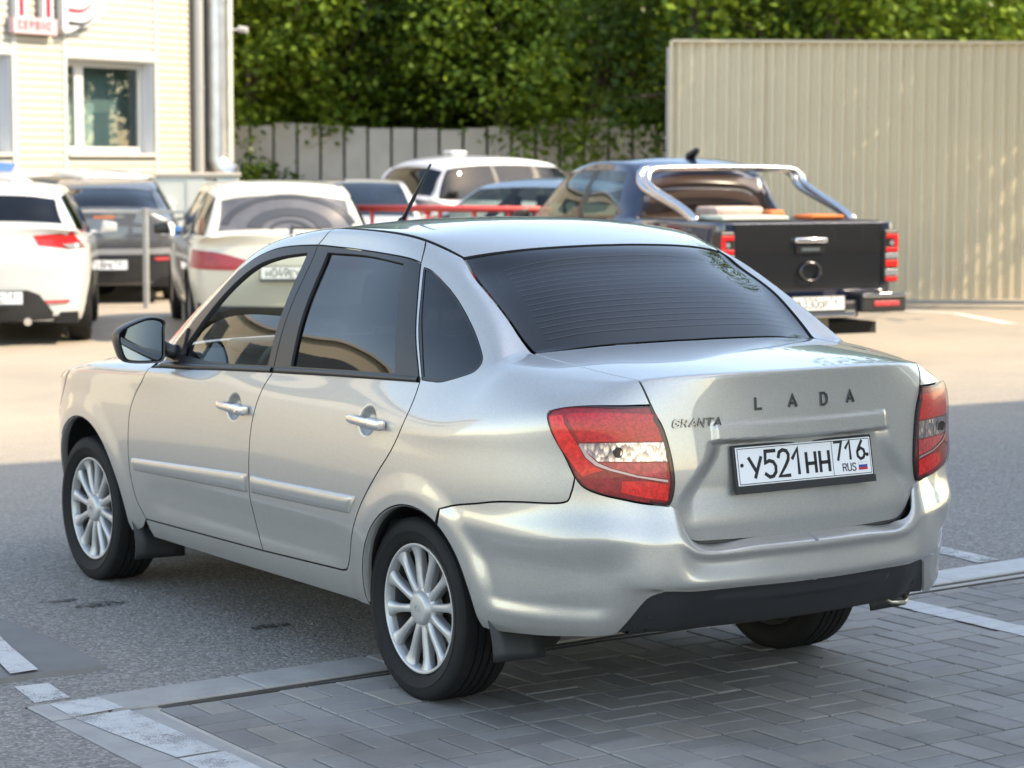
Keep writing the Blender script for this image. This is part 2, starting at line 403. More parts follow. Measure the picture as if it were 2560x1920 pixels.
def clean3(loop, to2, eps=.0015):
    out = []; fl = []
    for p in loop:
        q = to2(p)
        if not out or np.linalg.norm(q-out[-1]) > eps: out.append(q); fl.append(abs(p[0]) < .002)
    if len(out) > 1 and np.linalg.norm(out[0]-out[-1]) < eps: fl.pop()
    return fl
def panel(name, surf, outer, d, mat, parent=None, holes=(), step=.02, gap=.0026, flange=.012, disp=None, mirror=False, depth=0.0, edge='gap', half=False, refine=()):
    """cut a panel out of a body surface: outline (3D points lying on it), seen along d, lifted back onto the surface"""
    if edge == 'gap': edge = M_GAP
    d = Vector(d).normalized(); u = Vector((0, 0, 1)).cross(d)
    u = u.normalized() if u.length > .05 else Vector((1, 0, 0)); v = d.cross(u)
    def to2(p): p = Vector(p); return np.array((p.dot(u), p.dot(v)))
    def prep(loop, g):
        q = clean([to2(p) for p in loop])
        if half: pin = clean3(loop, to2)
        r = offset2d(q, g) if g else np.array(q)
        if half and g: r = np.array([a if c else b for a, b, c in zip(q, r, pin)])
        return r
    lo = prep(outer, gap); hs = [prep(h, -gap) for h in holes]
    loops = [lo]+hs
    mn = lo.min(0); mx = lo.max(0)
    gx = np.arange(mn[0]+step*.5, mx[0], step); gy = np.arange(mn[1]+step*.5, mx[1], step)
    G = np.array([(a, b) for b in gy for a in gx]) if len(gx) and len(gy) else np.zeros((0, 2))
    for rc, rr, rs in refine:      # locally finer points
        if not isinstance(rr, float):
            A_, B_ = to2(rc), to2(rr); l_, h_ = np.minimum(A_, B_), np.maximum(A_, B_)
            G = G[~((G > l_) & (G < h_)).all(1)]; G = np.vstack([G, np.array([(a, b) for a in np.arange(l_[0]+rs/2, h_[0], rs*1.6) for b in np.arange(l_[1]+rs/2, h_[1], rs)])]); continue
        c2 = to2(rc)
        if len(G): G = G[((G-c2)**2).sum(1) > rr*rr]
        E_ = np.array([(c2[0]+a, c2[1]+b) for a in np.arange(-rr, rr, rs) for b in np.arange(-rr, rr, rs) if a*a+b*b < rr*rr*.97]); G = np.vstack([G, E_])
    if len(G):
        k = inpoly(lo, G)
        for h in hs: k &= ~inpoly(h, G)
        G = G[k]
        B = np.vstack(loops); keep = np.ones(len(G), bool)
        for i in range(0, len(G), 2000):
            dd = ((G[i:i+2000, None, :]-B[None])**2).sum(2).min(1); keep[i:i+2000] = dd > (step*.55)**2 if not refine else dd > (min(step*.55, .003))**2
        G = G[keep]
    pts = []; edges = []
    for L in loops:
        b = len(pts); n = len(L); pts += [Vector(p) for p in L]; edges += [(b+i, b+(i+1) % n) for i in range(n)]
    pts += [Vector(p) for p in G]
    ov, oe, of, _, _, _ = delaunay_2d_cdt(pts, edges, [], 0, 1e-6)
    P2 = np.array([tuple(p) for p in ov]); tri = [f for f in of]
    cen = np.array([P2[list(f)].mean(0) for f in tri]); k = inpoly(lo, cen)
    for h in hs: k &= ~inpoly(h, cen)
    tri = [f for f, kk in zip(tri, k) if kk]
    def lift(a, b):
        o = u*a + v*b - d*8
        p, n = surf.cast(o, d)
        if p is None:
            ref = min(outer, key=lambda q: (to2(q)[0]-a)**2+(to2(q)[1]-b)**2); p, n = surf.near(u*a+v*b+d*Vector(ref).dot(d))
        return p, n
    V = []; N = []
    for a, b in P2:
        p, n = lift(a, b)
        if disp:
            h = .003; t1 = n.orthogonal().normalized(); t2 = n.cross(t1); d0 = disp(p)
            g1 = (disp(p+t1*h)-disp(p-t1*h))/(2*h); g2 = (disp(p+t2*h)-disp(p-t2*h))/(2*h)
            p = p + n*(d0+depth); n = (n - t1*g1 - t2*g2).normalized()
        else: p = p + n*depth
        if half and abs(p.x) < .002: p.x = 0; n.x = 0; n.normalize()
        V.append(p); N.append(n)
    faces = []
    for f in tri:
        a, b, c = (V[i] for i in f[:3]); m = (b-a).cross(c-a)
        faces.append(tuple(f) if m.dot(N[f[0]]) >= 0 else tuple(f)[::-1])
    nf0 = len(faces)
    if flange:
        cnt = {}
        for f in faces:
            for i in range(3):
                e = (f[i], f[(i+1) % 3]); cnt[e] = 1
        be = [e for e in cnt if (e[1], e[0]) not in cnt and not (half and abs(V[e[0]].x) < .001 and abs(V[e[1]].x) < .001)]
        mid = {}
        for a, b in be:
            t = (V[b]-V[a])
            for i in (a, b):
                m = t.cross(N[i]); mid[i] = mid.get(i, Vector())+m
        top = {}; bot = {}
        for i, m in mid.items():
            m = m.normalized() if m.length > 1e-9 else N[i]
            top[i] = len(V); V.append(V[i].copy()); N.append((m*.8+N[i]*.6).normalized())
            bot[i] = len(V); V.append(V[i]-N[i]*flange); N.append(m)
        nf0 = len(faces)
        for a, b in be: faces.append((top[b], top[a], bot[a], bot[b]))
    if half:        # weld the mirrored half on along the centre line
        m = {}; n0 = len(V); nfull = len(faces); main = faces[:nf0]; fl = faces[nf0:]
        for i in range(n0):
            if abs(V[i].x) < 1e-6: m[i] = i
            else: m[i] = len(V); V.append(Vector((-V[i].x, V[i].y, V[i].z))); N.append(Vector((-N[i].x, N[i].y, N[i].z)))
        main2 = [tuple(m[i] for i in f[::-1]) for f in main]; fl2 = [tuple(m[i] for i in f[::-1]) for f in fl]
        faces = main + main2 + fl + fl2; nf0 = len(main)*2
    def finish(ob):
        if flange and edge is not None:
            ob.data.materials.append(edge)
            for pp in ob.data.polygons[nf0:]: pp.material_index = 1
        return ob
    o = finish(mesh_obj(name, V, faces, mat, parent, normals=N))
    if not mirror: return o
    V2 = [Vector((-p.x, p.y, p.z)) for p in V]; N2 = [Vector((-p.x, p.y, p.z)) for p in N]
    o2 = finish(mesh_obj(name, V2, [f[::-1] for f in faces], mat, parent, normals=N2))
    return o, o2

# --- stroke lettering (plates and badges)
GL = {
 'У': [[(0, 1), (.32, .42)], [(.68, 1), (.26, 0)]], '5': [[(.62, 1), (.10, 1), (.06, .56), (.30, .63), (.52, .57), (.64, .40), (.62, .18), (.46, .03), (.25, 0), (.05, .12)]],
 '2': [[(.04, .76), (.10, .92), (.30, 1), (.52, .95), (.62, .80), (.58, .60), (.40, .38), (.03, 0), (.66, 0)]], '1': [[(.05, .66), (.36, 1), (.36, 0)]],
 'Н': [[(.04, 1), (.04, 0)], [(.58, 1), (.58, 0)], [(.04, .5), (.58, .5)]], '7': [[(0, 1), (.60, 1), (.24, 0)]],
 '6': [[(.48, 1), (.20, .62), (.06, .38), (.08, .15), (.28, 0), (.50, .06), (.62, .26), (.56, .48), (.34, .58), (.12, .46)]],
 '0': [[(.33, 1), (.10, .86), (.05, .5), (.10, .14), (.33, 0), (.56, .14), (.61, .5), (.56, .86), (.33, 1)]], '4': [[(.38, 1), (.02, .34), (.64, .34)], [(.48, .6), (.48, 0)]],
 '9': [[(.18, 0), (.46, .38), (.60, .62), (.58, .85), (.38, 1), (.16, .94), (.04, .74), (.10, .52), (.32, .42), (.54, .54)]], 'Е': [[(.56, 1), (.05, 1), (.05, 0), (.56, 0)], [(.05, .5), (.48, .5)]],
 'R': [[(.05, 0), (.05, 1), (.42, 1), (.56, .88), (.56, .64), (.42, .52), (.05, .52)], [(.34, .52), (.58, 0)]], 'U': [[(.05, 1), (.05, .2), (.18, .03), (.42, .03), (.55, .2), (.55, 1)]],
 'S': [[(.54, .86), (.40, 1), (.18, 1), (.06, .86), (.08, .66), (.50, .38), (.54, .16), (.40, 0), (.16, 0), (.04, .16)]],
 'L': [[(.05, 1), (.05, 0), (.55, 0)]], 'A': [[(0, 0), (.34, 1), (.68, 0)], [(.14, .32), (.54, .32)]], 'D': [[(.05, 0), (.05, 1), (.34, 1), (.56, .80), (.60, .5), (.56, .2), (.34, 0), (.05, 0)]],
 'G': [[(.62, .84), (.45, 1), (.20, 1), (.04, .8), (.04, .2), (.20, 0), (.50, 0), (.64, .16), (.64, .48), (.38, .48)]], 'N': [[(.05, 0), (.05, 1), (.60, 0), (.60, 1)]], 'T': [[(0, 1), (.64, 1)], [(.32, 1), (.32, 0)]],
 '8': [[(.33, .54), (.12, .66), (.10, .86), (.33, 1), (.56, .86), (.54, .66), (.33, .54), (.08, .38), (.06, .14), (.33, 0), (.60, .14), (.58, .38), (.33, .54)]], '3': [[(.04, .88), (.22, 1), (.46, .97), (.56, .80), (.48, .60), (.28, .54), (.50, .48), (.62, .28), (.54, .08), (.28, 0), (.04, .12)]],
 'К': [[(.05, 1), (.05, 0)], [(.58, 1), (.08, .48), (.60, 0)]], 'М': [[(.05, 0), (.05, 1), (.38, .4), (.70, 1), (.70, 0)]], 'В': [[(.05, 0), (.05, 1), (.42, 1), (.54, .78), (.42, .54), (.05, .54)], [(.42, .54), (.58, .28), (.42, 0), (.05, 0)]],
 'О': [[(.33, 1), (.10, .86), (.05, .5), (.10, .14), (.33, 0), (.56, .14), (.61, .5), (.56, .86), (.33, 1)]], 'Р': [[(.05, 0), (.05, 1), (.42, 1), (.57, .84), (.57, .62), (.42, .46), (.05, .46)]], 'С': [[(.58, .84), (.42, 1), (.2, 1), (.05, .8), (.05, .2), (.2, 0), (.42, 0), (.58, .16)]], 'И': [[(.05, 1), (.05, 0), (.6, 1), (.6, 0)]]}
def glyph(mb, ch, o, ex, ez, ny, h, w, th, depth, slant=0.0):
    """a letter as raised strokes: o origin, ex/ez unit axes, ny outward normal"""
    for st in GL[ch]:
        P = [Vector(((q[0]*w + slant*q[1]*h), q[1]*h)) for q in st]
        closed = (P[0]-P[-1]).length < 1e-6
        if closed: P = P[:-1]
        n = len(P); L = []; Rr = []
        for i in range(n):
            a = P[i-1] if (i > 0 or closed) else None; b = P[(i+1) % n] if (i < n-1 or closed) else None
            d1 = (P[i]-a).normalized() if a is not None else (b-P[i]).normalized(); d2 = (b-P[i]).normalized() if b is not None else d1
            n1 = Vector((-d1.y, d1.x)); n2 = Vector((-d2.y, d2.x)); m = (n1+n2)
            m = m.normalized() if m.length > .2 else n1; k = min(1.6, 1/max(.45, m.dot(n1)))
            ext = Vector((0, 0))
            if not closed and i == 0: ext = -d1*th*.5 if len(st) > 2 or True else ext
            if not closed and i == n-1: ext = d2*th*.5
            if not closed and i in (0, n-1) and abs((P[i].y) % h) < 1e-6: ext = Vector((0, 0))
            L.append(P[i]+ext+m*k*th*.5); Rr.append(P[i]+ext-m*k*th*.5)
        T = lambda p, d: o+ex*p.x+ez*p.y+ny*d
        vs = [T(p, depth) for p in L]+[T(p, depth) for p in Rr]+[T(p, -.0003) for p in L]+[T(p, -.0003) for p in Rr]; fs = []
        for i in range(n if closed else n-1):
            j = (i+1) % n; fs += [(i, j, n+j, n+i), (i, 2*n+i, 2*n+j, j), (n+i, n+j, 3*n+j, 3*n+i)]
        if not closed: fs += [(0, n, 3*n, 2*n), (n-1, 3*n-1, 4*n-1, 2*n-1)]
        mb.add(vs, fs)
# ------------------------------------------------------------------ ground
def asphalt_mat():
    t = NT('asphalt'); co = t.coord('Object')
    big = t.noise(co, .35, 5, .6); mid = t.noise(co, 3.0, 6, .6)
    v = t.new('ShaderNodeTexVoronoi'); v.inputs['Scale'].default_value = 95; t.link(co, v.inputs['Vector'])
    sp = t.new('ShaderNodeSeparateColor'); t.link(v.outputs['Color'], sp.inputs[0])
    stone = t.ramp(sp.outputs[0], [(0, (.115, .110, .104)), (.45, (.20, .192, .182)), (.8, (.29, .275, .255)), (1, (.42, .395, .36))])
    f = t.noise(co, 260, 3, .6)
    stone = t.mix(t.math('MULTIPLY', f, .5), stone, (.15, .144, .137))
    dust = t.ramp(big, [(.35, (.33, .28, .22)), (.7, (.45, .375, .285))])
    # the open yard (away from the paving) is dusty and pale
    g = t.new('ShaderNodeSeparateXYZ'); t.link(co, g.inputs[0])
    yard = t.math('MULTIPLY', t.math('SUBTRACT', g.outputs['Y'], 3.0), .22, True)
    k = t.math('ADD', t.math('MULTIPLY', mid, .25), t.math('MULTIPLY', yard, .66), True)
    col = t.mix(k, stone, dust)
    st = t.ramp(t.noise(co, 1.3, 6, .7), [(.0, (1, 1, 1)), (.62, (1, 1, 1)), (.70, (.55, .55, .55)), (.74, (1, 1, 1))])
    col = t.mix(.35, col, st, 'MULTIPLY')
    t.link(col, t.b.inputs['Base Color']); t.set(rough=.85, spec=.3)
    h = t.math('ADD', t.math('MULTIPLY', v.outputs['Distance'], -1.0), t.math('MULTIPLY', f, .6)); t.bump(h, .55, .006)
    return t.m
M_ASPH = asphalt_mat()
M_BED = simple('joint_sand', (.40, .365, .315), .95, var=.7, vscale=1.6, bump=.3, bscale=200)
ky = lambda x: .645+.050*x           # back edge of the flush kerb
X0, X1 = -1.858, 7.0                  # side kerb outer edge, paved width
def ground():
    o = mesh_obj('ground', [(-400, -400, -.075), (400, -400, -.075), (400, 400, -.075), (-400, 400, -.075)], [(0, 1, 2, 3)], simple('soil', (.22, .19, .15), .95, var=.3, vscale=.2)); tag(o, kind='structure')
    # asphalt all round the paved bay
    V = [(-300, -300), (X0, -300), (X0, ky(X0)), (-300, ky(X0)), (X1, -300), (300, -300), (300, ky(X1)), (X1, ky(X1)), (300, 300), (-300, 300), (X0, 300), (X1, 300)]
    F = [(0, 1, 2, 3), (4, 5, 6, 7), (3, 2, 10, 9), (2, 7, 11, 10), (7, 6, 8, 11)]
    a = mesh_obj('asphalt_yard', [(x, y, 0) for x, y in V], F, M_ASPH); tag(a, kind='structure')
    b = mesh_obj('paving_bed', [(X0, -7, -.0075), (X1, -7, -.0075), (X1, ky(X1)+.001, -.0075), (X0, ky(X0)+.001, -.0075)], [(0, 1, 2, 3)], M_BED); tag(b, kind='structure')
ground()
def paver_mat():
    t = NT('paver_concrete'); co = t.coord('Object'); ge = t.new('ShaderNodeNewGeometry'); oi = t.new('ShaderNodeObjectInfo')
    rnd = t.math('FRACT', t.math('ADD', ge.outputs['Random Per Island'], oi.outputs['Random']))
    pos = ge.outputs['Position']
    base = t.ramp(rnd, [(0, (.185, .175, .165)), (.25, (.30, .284, .266)), (.45, (.235, .228, .222)), (.65, (.33, .312, .29)), (.82, (.27, .262, .252)), (1, (.375, .335, .285))])
    n1 = t.noise(pos, 7, 6, .65); n2 = t.noise(pos, 160, 4, .65); n3 = t.noise(pos, 1.1, 4, .6)
    col = t.mix(t.math('MULTIPLY', n1, .45), base, (.38, .352, .318))
    col = t.mix(t.math('MULTIPLY', n2, .55), col, (.15, .142, .134))
    dirt = t.ramp(n3, [(.30, (.50, .48, .46)), (.55, (1, 1, 1)), (1, (1.15, 1.12, 1.06))]); col = t.mix(.8, col, dirt, 'MULTIPLY')
    t.link(col, t.b.inputs['Base Color']); t.set(rough=.78, spec=.35)
    t.bump(t.math('ADD', n2, t.math('MULTIPLY', n1, .6)), .45, .003); return t.m
M_PAVER = paver_mat()
def worn_paint():
    t = NT('worn_white_paint'); ge = t.new('ShaderNodeNewGeometry'); pos = ge.outputs['Position']
    a = t.noise(pos, 5, 8, .75); b = t.noise(pos, 170, 5, .7)
    col = t.mix(t.noise(pos, 30, 5), (.40, .39, .37), (.58, .57, .55)); t.link(col, t.b.inputs['Base Color']); t.set(rough=.65)
    m = t.ramp(t.math('ADD', t.math('MULTIPLY', a, .55), t.math('MULTIPLY', b, .50)), [(.43, (0, 0, 0)), (.52, (1, 1, 1))])
    t.link(m, t.b.inputs['Alpha']); t.bump(b, .12, .001); return t.m
M_PAINT = worn_paint()
M_KERB = simple('kerb_concrete', (.32, .305, .285), .85, var=.28, vscale=9, bump=.5, bscale=120, bdist=.003)
M_KERBW = simple('kerb_white_painted', (.46, .45, .43), .7, var=.25, vscale=14, bump=.5, bscale=90, bdist=.003)
def paving():
    CELL = .208; ox, oy = .148, -.872
    root = empty('block_paving'); tag(root, kind='structure')
    slabs = []
    lim = lambda x: ky(x)-.205-.075-.018*(x-.2)         # front edge of the channel
    i0 = int(floor((-1.535-ox)/CELL)); bricks = []
    for i in range(i0, 33):
        for j in range(-12, 7):
            for k in (0, 1):
                if (i+j) % 2 == 0: x0, y0, x1, y1 = ox+i*CELL, oy+j*CELL+k*CELL/2, ox+(i+1)*CELL, oy+j*CELL+(k+1)*CELL/2
                else: x0, y0, x1, y1 = ox+i*CELL+k*CELL/2, oy+j*CELL, ox+i*CELL+(k+1)*CELL/2, oy+(j+1)*CELL
                yl = lim((x0+x1)/2); x0 = max(x0, -1.535)
                if y0 > yl-.02 or x1-x0 < .03: continue
                bricks.append((x0, y0, x1, min(y1, yl)))
    camxy = Vector((CAM.x, CAM.y))
    def vis(b):
        c = Vector(((b[0]+b[2])/2, (b[1]+b[3])/2, 0))-CAM; z = c.dot(fw); px = 1280+5780*c.dot(rt)/z; py = 960-5780*c.dot(up)/z
        return z > .5 and -80 < px < 2640 and -50 < py < 1980
    vb = sorted([b for b in bricks if vis(b)], key=lambda b: ((b[0]+b[2])/2-CAM.x)**2+((b[1]+b[3])/2-CAM.y)**2)
    hid = [b for b in bricks if not vis(b)]
    def shape(b, rnd):
        g = .0034; c = .0045; x0, y0, x1, y1 = b[0]+g, b[1]+g, b[2]-g, b[3]-g
        dz = rnd.uniform(-.0025, .0015); tx, ty = rnd.uniform(-.004, .004), rnd.uniform(-.004, .004)
        cx, cy = (x0+x1)/2, (y0+y1)/2; z = lambda x, y: dz+tx*(x-cx)+ty*(y-cy)
        lo = [(x0, y0), (x1, y0), (x1, y1), (x0, y1)]; hi = [(x0+c, y0+c), (x1-c, y0+c), (x1-c, y1-c), (x0+c, y1-c)]
        vs = [Vector((x, y, -.06)) for x, y in lo]+[Vector((x, y, z(x, y)-.0028)) for x, y in lo]+[Vector((x, y, z(x, y))) for x, y in hi]
        fs = [(0, 1, 5, 4), (1, 2, 6, 5), (2, 3, 7, 6), (3, 0, 4, 7), (4, 5, 9, 8), (5, 6, 10, 9), (6, 7, 11, 10), (7, 4, 8, 11), (8, 9, 10, 11)]
        return vs, fs
    rnd = random.Random(3)
    for b in vb[:300]:
        vs, fs = shape(b, rnd); mesh_obj('brick', vs, fs, M_PAVER, root)
    mb = MB()
    for b in vb[300:]+hid: mb.add(*shape(b, rnd))
    o = mesh_obj('bricks_beyond', mb.v, mb.f, M_PAVER, root); o['kind'] = 'stuff'
paving()
def kerbs():
    root = empty('flush_kerb'); tag(root, kind='structure')
    rnd = random.Random(5)
    def stone(poly, mat, z=.004):
        n = len(poly); c = .006; cen = Vector((sum(p[0] for p in poly)/n, sum(p[1] for p in poly)/n))
        ins = [tuple(Vector(p)+(cen-Vector(p)).normalized()*c*1.4) for p in poly]
        dz = rnd.uniform(-.0006, .0006)
        vs = [Vector((*p, -.10)) for p in poly]+[Vector((*p, z+dz-.005)) for p in poly]+[Vector((*p, z+dz)) for p in ins]
        fs = [(i, (i+1) % n, n+(i+1) % n, n+i) for i in range(n)]+[(n+i, n+(i+1) % n, 2*n+(i+1) % n, 2*n+i) for i in range(n)]+[tuple(range(2*n, 3*n))]
        mesh_obj('kerb_stone', vs, fs, mat, root)
    xs = [-1.853, -1.66, -1.12, -.62, .38, 1.38, 2.06, 3.06, 4.06, 5.06, 6.06, 7.0]
    for a, b in zip(xs, xs[1:]):
        g = .003; stone([(a+g, ky(a)-.205), (b-g, ky(b)-.205), (b-g, ky(b)-.004), (a+g, ky(a)-.004)], M_KERBW if a > 1.3 else M_KERB)
    y = .335
    for h in (.60, .75, 1.0, 1.0, 1.0, 1.0):
        stone([(-1.852, y-h+.004), (-1.545, y-h+.004), (-1.545, y-.004), (-1.852, y-.004)], M_KERB); y -= h
    # rusty steel channel between kerb and paving
    ch = MB(); wch = lambda x: .068+.018*(x+.2)
    rows = [-1.50+8.5*i/30 for i in range(31)]
    for a, b in zip(rows, rows[1:]):
        ya, yb = ky(a)-.207, ky(b)-.207; wa, wb = wch(a), wch(b)
        ch.add([(a, ya, -.003), (b, yb, -.003), (b, yb-.012, -.006), (a, ya-.012, -.006), (a, ya-.012, -.024), (b, yb-.012, -.024), (b, yb-wb*.62, -.022), (a, ya-wa*.62, -.022), (a, ya-wa*.62, -.002), (b, yb-wb*.62, -.002), (b, yb-wb*.74, -.002), (a, ya-wa*.74, -.002), (a, ya-wa*.74, -.03), (b, yb-wb*.74, -.03), (b, yb-wb, -.03), (a, ya-wa, -.03)],
               [(0, 1, 2, 3), (3, 2, 5, 4), (4, 5, 6, 7), (7, 6, 9, 8), (8, 9, 10, 11), (11, 10, 13, 12), (12, 13, 14, 15)])
    ch.build('steel_channel', simple('rusty_channel', (.085, .072, .060), .75, metal=.3, var=.45, vscale=12), root)
kerbs()
def markings():
    def sheet(name, pts, z, nx=1, mat=M_PAINT):
        o = mesh_obj(name, [(x, y, z) for x, y in pts], [tuple(range(len(pts)))], mat); tag(o, kind='structure'); return o
    # old raised asphalt patch with a painted stripe
    P = [(-1.43, 3.2), (-1.43, 1.84), (-1.42, 1.51), (-1.41, 1.29), (-1.42, 1.09), (-1.44, .92), (-1.51, .90), (-1.60, .91), (-1.68, .92), (-1.75, .90), (-2.3, .93), (-2.9, .98), (-2.9, 3.2)]
    n = len(P); top = [(x, y, .018+random.uniform(-.003, .003)) for x, y in P]; M_PATCH = simple('patched_asphalt', (.16, .155, .148), .85, var=.25, vscale=6, bump=.4, bscale=160, bdist=.004)
    o = mesh_obj('asphalt_patch', top+[(x+.015*(1 if x > -1.6 else 0), y-.008, -.002) for x, y in P], [tuple(range(n))[::-1]]+[(i, (i+1) % n, n+(i+1) % n, n+i) for i in range(n)], M_PATCH); tag(o, kind='structure')
    sheet('painted_line', [(-1.755, .925), (-1.655, .935), (-1.60, 1.30), (-1.545, 1.60), (-1.50, 3.0), (-1.66, 3.0), (-1.69, 1.60), (-1.70, 1.22)], .0235)
    sheet('painted_line', [(-1.81, .585), (-1.69, .595), (-1.668, .82), (-1.78, .83)], .0025)
    sheet('painted_line', [(-1.79, .342), (-1.61, .366), (-1.62, .535), (-1.785, .53)], .0062)
    sheet('painted_line', [(-1.735, -.26), (-1.60, -.255), (-1.602, .01), (-1.61, .33), (-1.79, .325), (-1.775, .12)], .0062)
    sheet('painted_line', [(-1.73, -2.5), (-1.58, -2.5), (-1.59, -.275), (-1.735, -.275)], .0062)
    sheet('painted_line', [(2.44, .79), (2.575, .80), (2.60, 1.14), (2.62, 2.6), (2.48, 2.6), (2.47, 1.02)], .004, mat=M_PAINT)
    # line painted over the paving bricks
    wp = MB()
    for k in range(26):
        y0 = .40-k*.104; 
        wp.add([(1.497+random.uniform(-.006, .006), y0-.1015, .0035), (1.628+random.uniform(-.006, .006), y0-.1015, .0035), (1.628+random.uniform(-.006, .006), y0, .0035), (1.497+random.uniform(-.006, .006), y0, .0035)], [(0, 1, 2, 3)])
    o = wp.build('painted_line', simple('bay_line_paint', (.48, .47, .455), .6, var=.2, vscale=25, bump=.4, bscale=120, bdist=.002)); tag(o, kind='structure')
    sheet('painted_line', [(11.2, 14.55), (13.45, 13.0), (13.60, 12.3), (12.95, 10.9), (13.08, 10.8), (13.75, 12.3), (13.6, 13.1), (11.3, 14.7)], .004, mat=simple('pale_line', (.62, .60, .55), .7))
    # stains
    t = NT('oil'); t.set(color=(.03, .03, .031), rough=.6); ge = t.new('ShaderNodeNewGeometry'); nn = t.noise(ge.outputs['Position'], 38, 6, .7); t.link(t.ramp(nn, [(.47, (0, 0, 0)), (.54, (.9, .9, .9))]), t.b.inputs['Alpha'])
    for x, y, r in ((-.66, 1.24, .05), (-1.0, 1.95, .06), (-1.1, 2.1, .045)):
        pts = [(x+r*(1+.5*random.random())*cos(a)*1.3, y+r*(.6+.5*random.random())*sin(a)) for a in [2*pi*k/14 for k in range(14)]]
        sheet('oil_stain', pts, .0035, mat=t.m)
    rn = random.Random(9); mb = MB()
    for k in range(160):
        x, y = rn.uniform(-2.6, -.2), rn.uniform(.65, 4.5); s = rn.uniform(.003, .009)
        a = rn.uniform(0, 3); vs = [Vector((x+s*cos(a+q*2.1)*rn.uniform(.7, 1.2), y+s*sin(a+q*2.1)*rn.uniform(.7, 1.2), .0)) for q in range(3)]+[Vector((x, y, s*.9))]
        mb.add(vs, [(0, 1, 3), (1, 2, 3), (2, 0, 3)])
    g = mb.build('loose_grit', simple('grit', (.22, .21, .20), .9)); tag(g, 'loose stone grit scattered on the asphalt', 'grit', kind='stuff')
markings()
# ------------------------------------------------------------------ surroundings
# --- the tall block behind the camera whose shadow covers the car
def tall_block():
    root = empty('apartment_block', (6.7, -3.25, 0), -.085); tag(root, 'tall plastered block standing beside the paved bay, casting the shade over the silver saloon', 'building')
    mw = simple('plaster', (.40, .36, .30), .9, var=.12, vscale=.6, bump=.2, bscale=25); mg = simple('window_dark', (.05, .06, .07), .1, coat=.5); mf = simple('window_white', (.7, .7, .68), .5)
    H = 12.6
    w = MB().box((0, -16, 0), (34, 0, H)).build('wall', mw, root)
    MB().box((-.25, -16.2, H), (34.2, .2, H+.25)).build('roof', simple('roof_sheet', (.25, .24, .24), .6), root)
    k = 0
    for fl in range(4):
        for i in range(9):
            x = 1.6+i*3.5; z = 1.2+fl*3.2
            f = MB().box((x, .0, z), (x+1.7, .06, z+1.6)).build('window', mf, root); MB().box((x+.08, .06, z+.08), (x+1.62, .07, z+1.52)).build('pane', mg, f)
        for i in range(4):
            y = -2.6-i*3.6; z = 1.2+fl*3.2
            f = MB().box((-.06, y-1.7, z), (.0, y, z+1.6)).build('window', mf, root); MB().box((-.07, y-1.62, z+.08), (-.06, y-.08, z+1.52)).build('pane', mg, f)
tall_block()

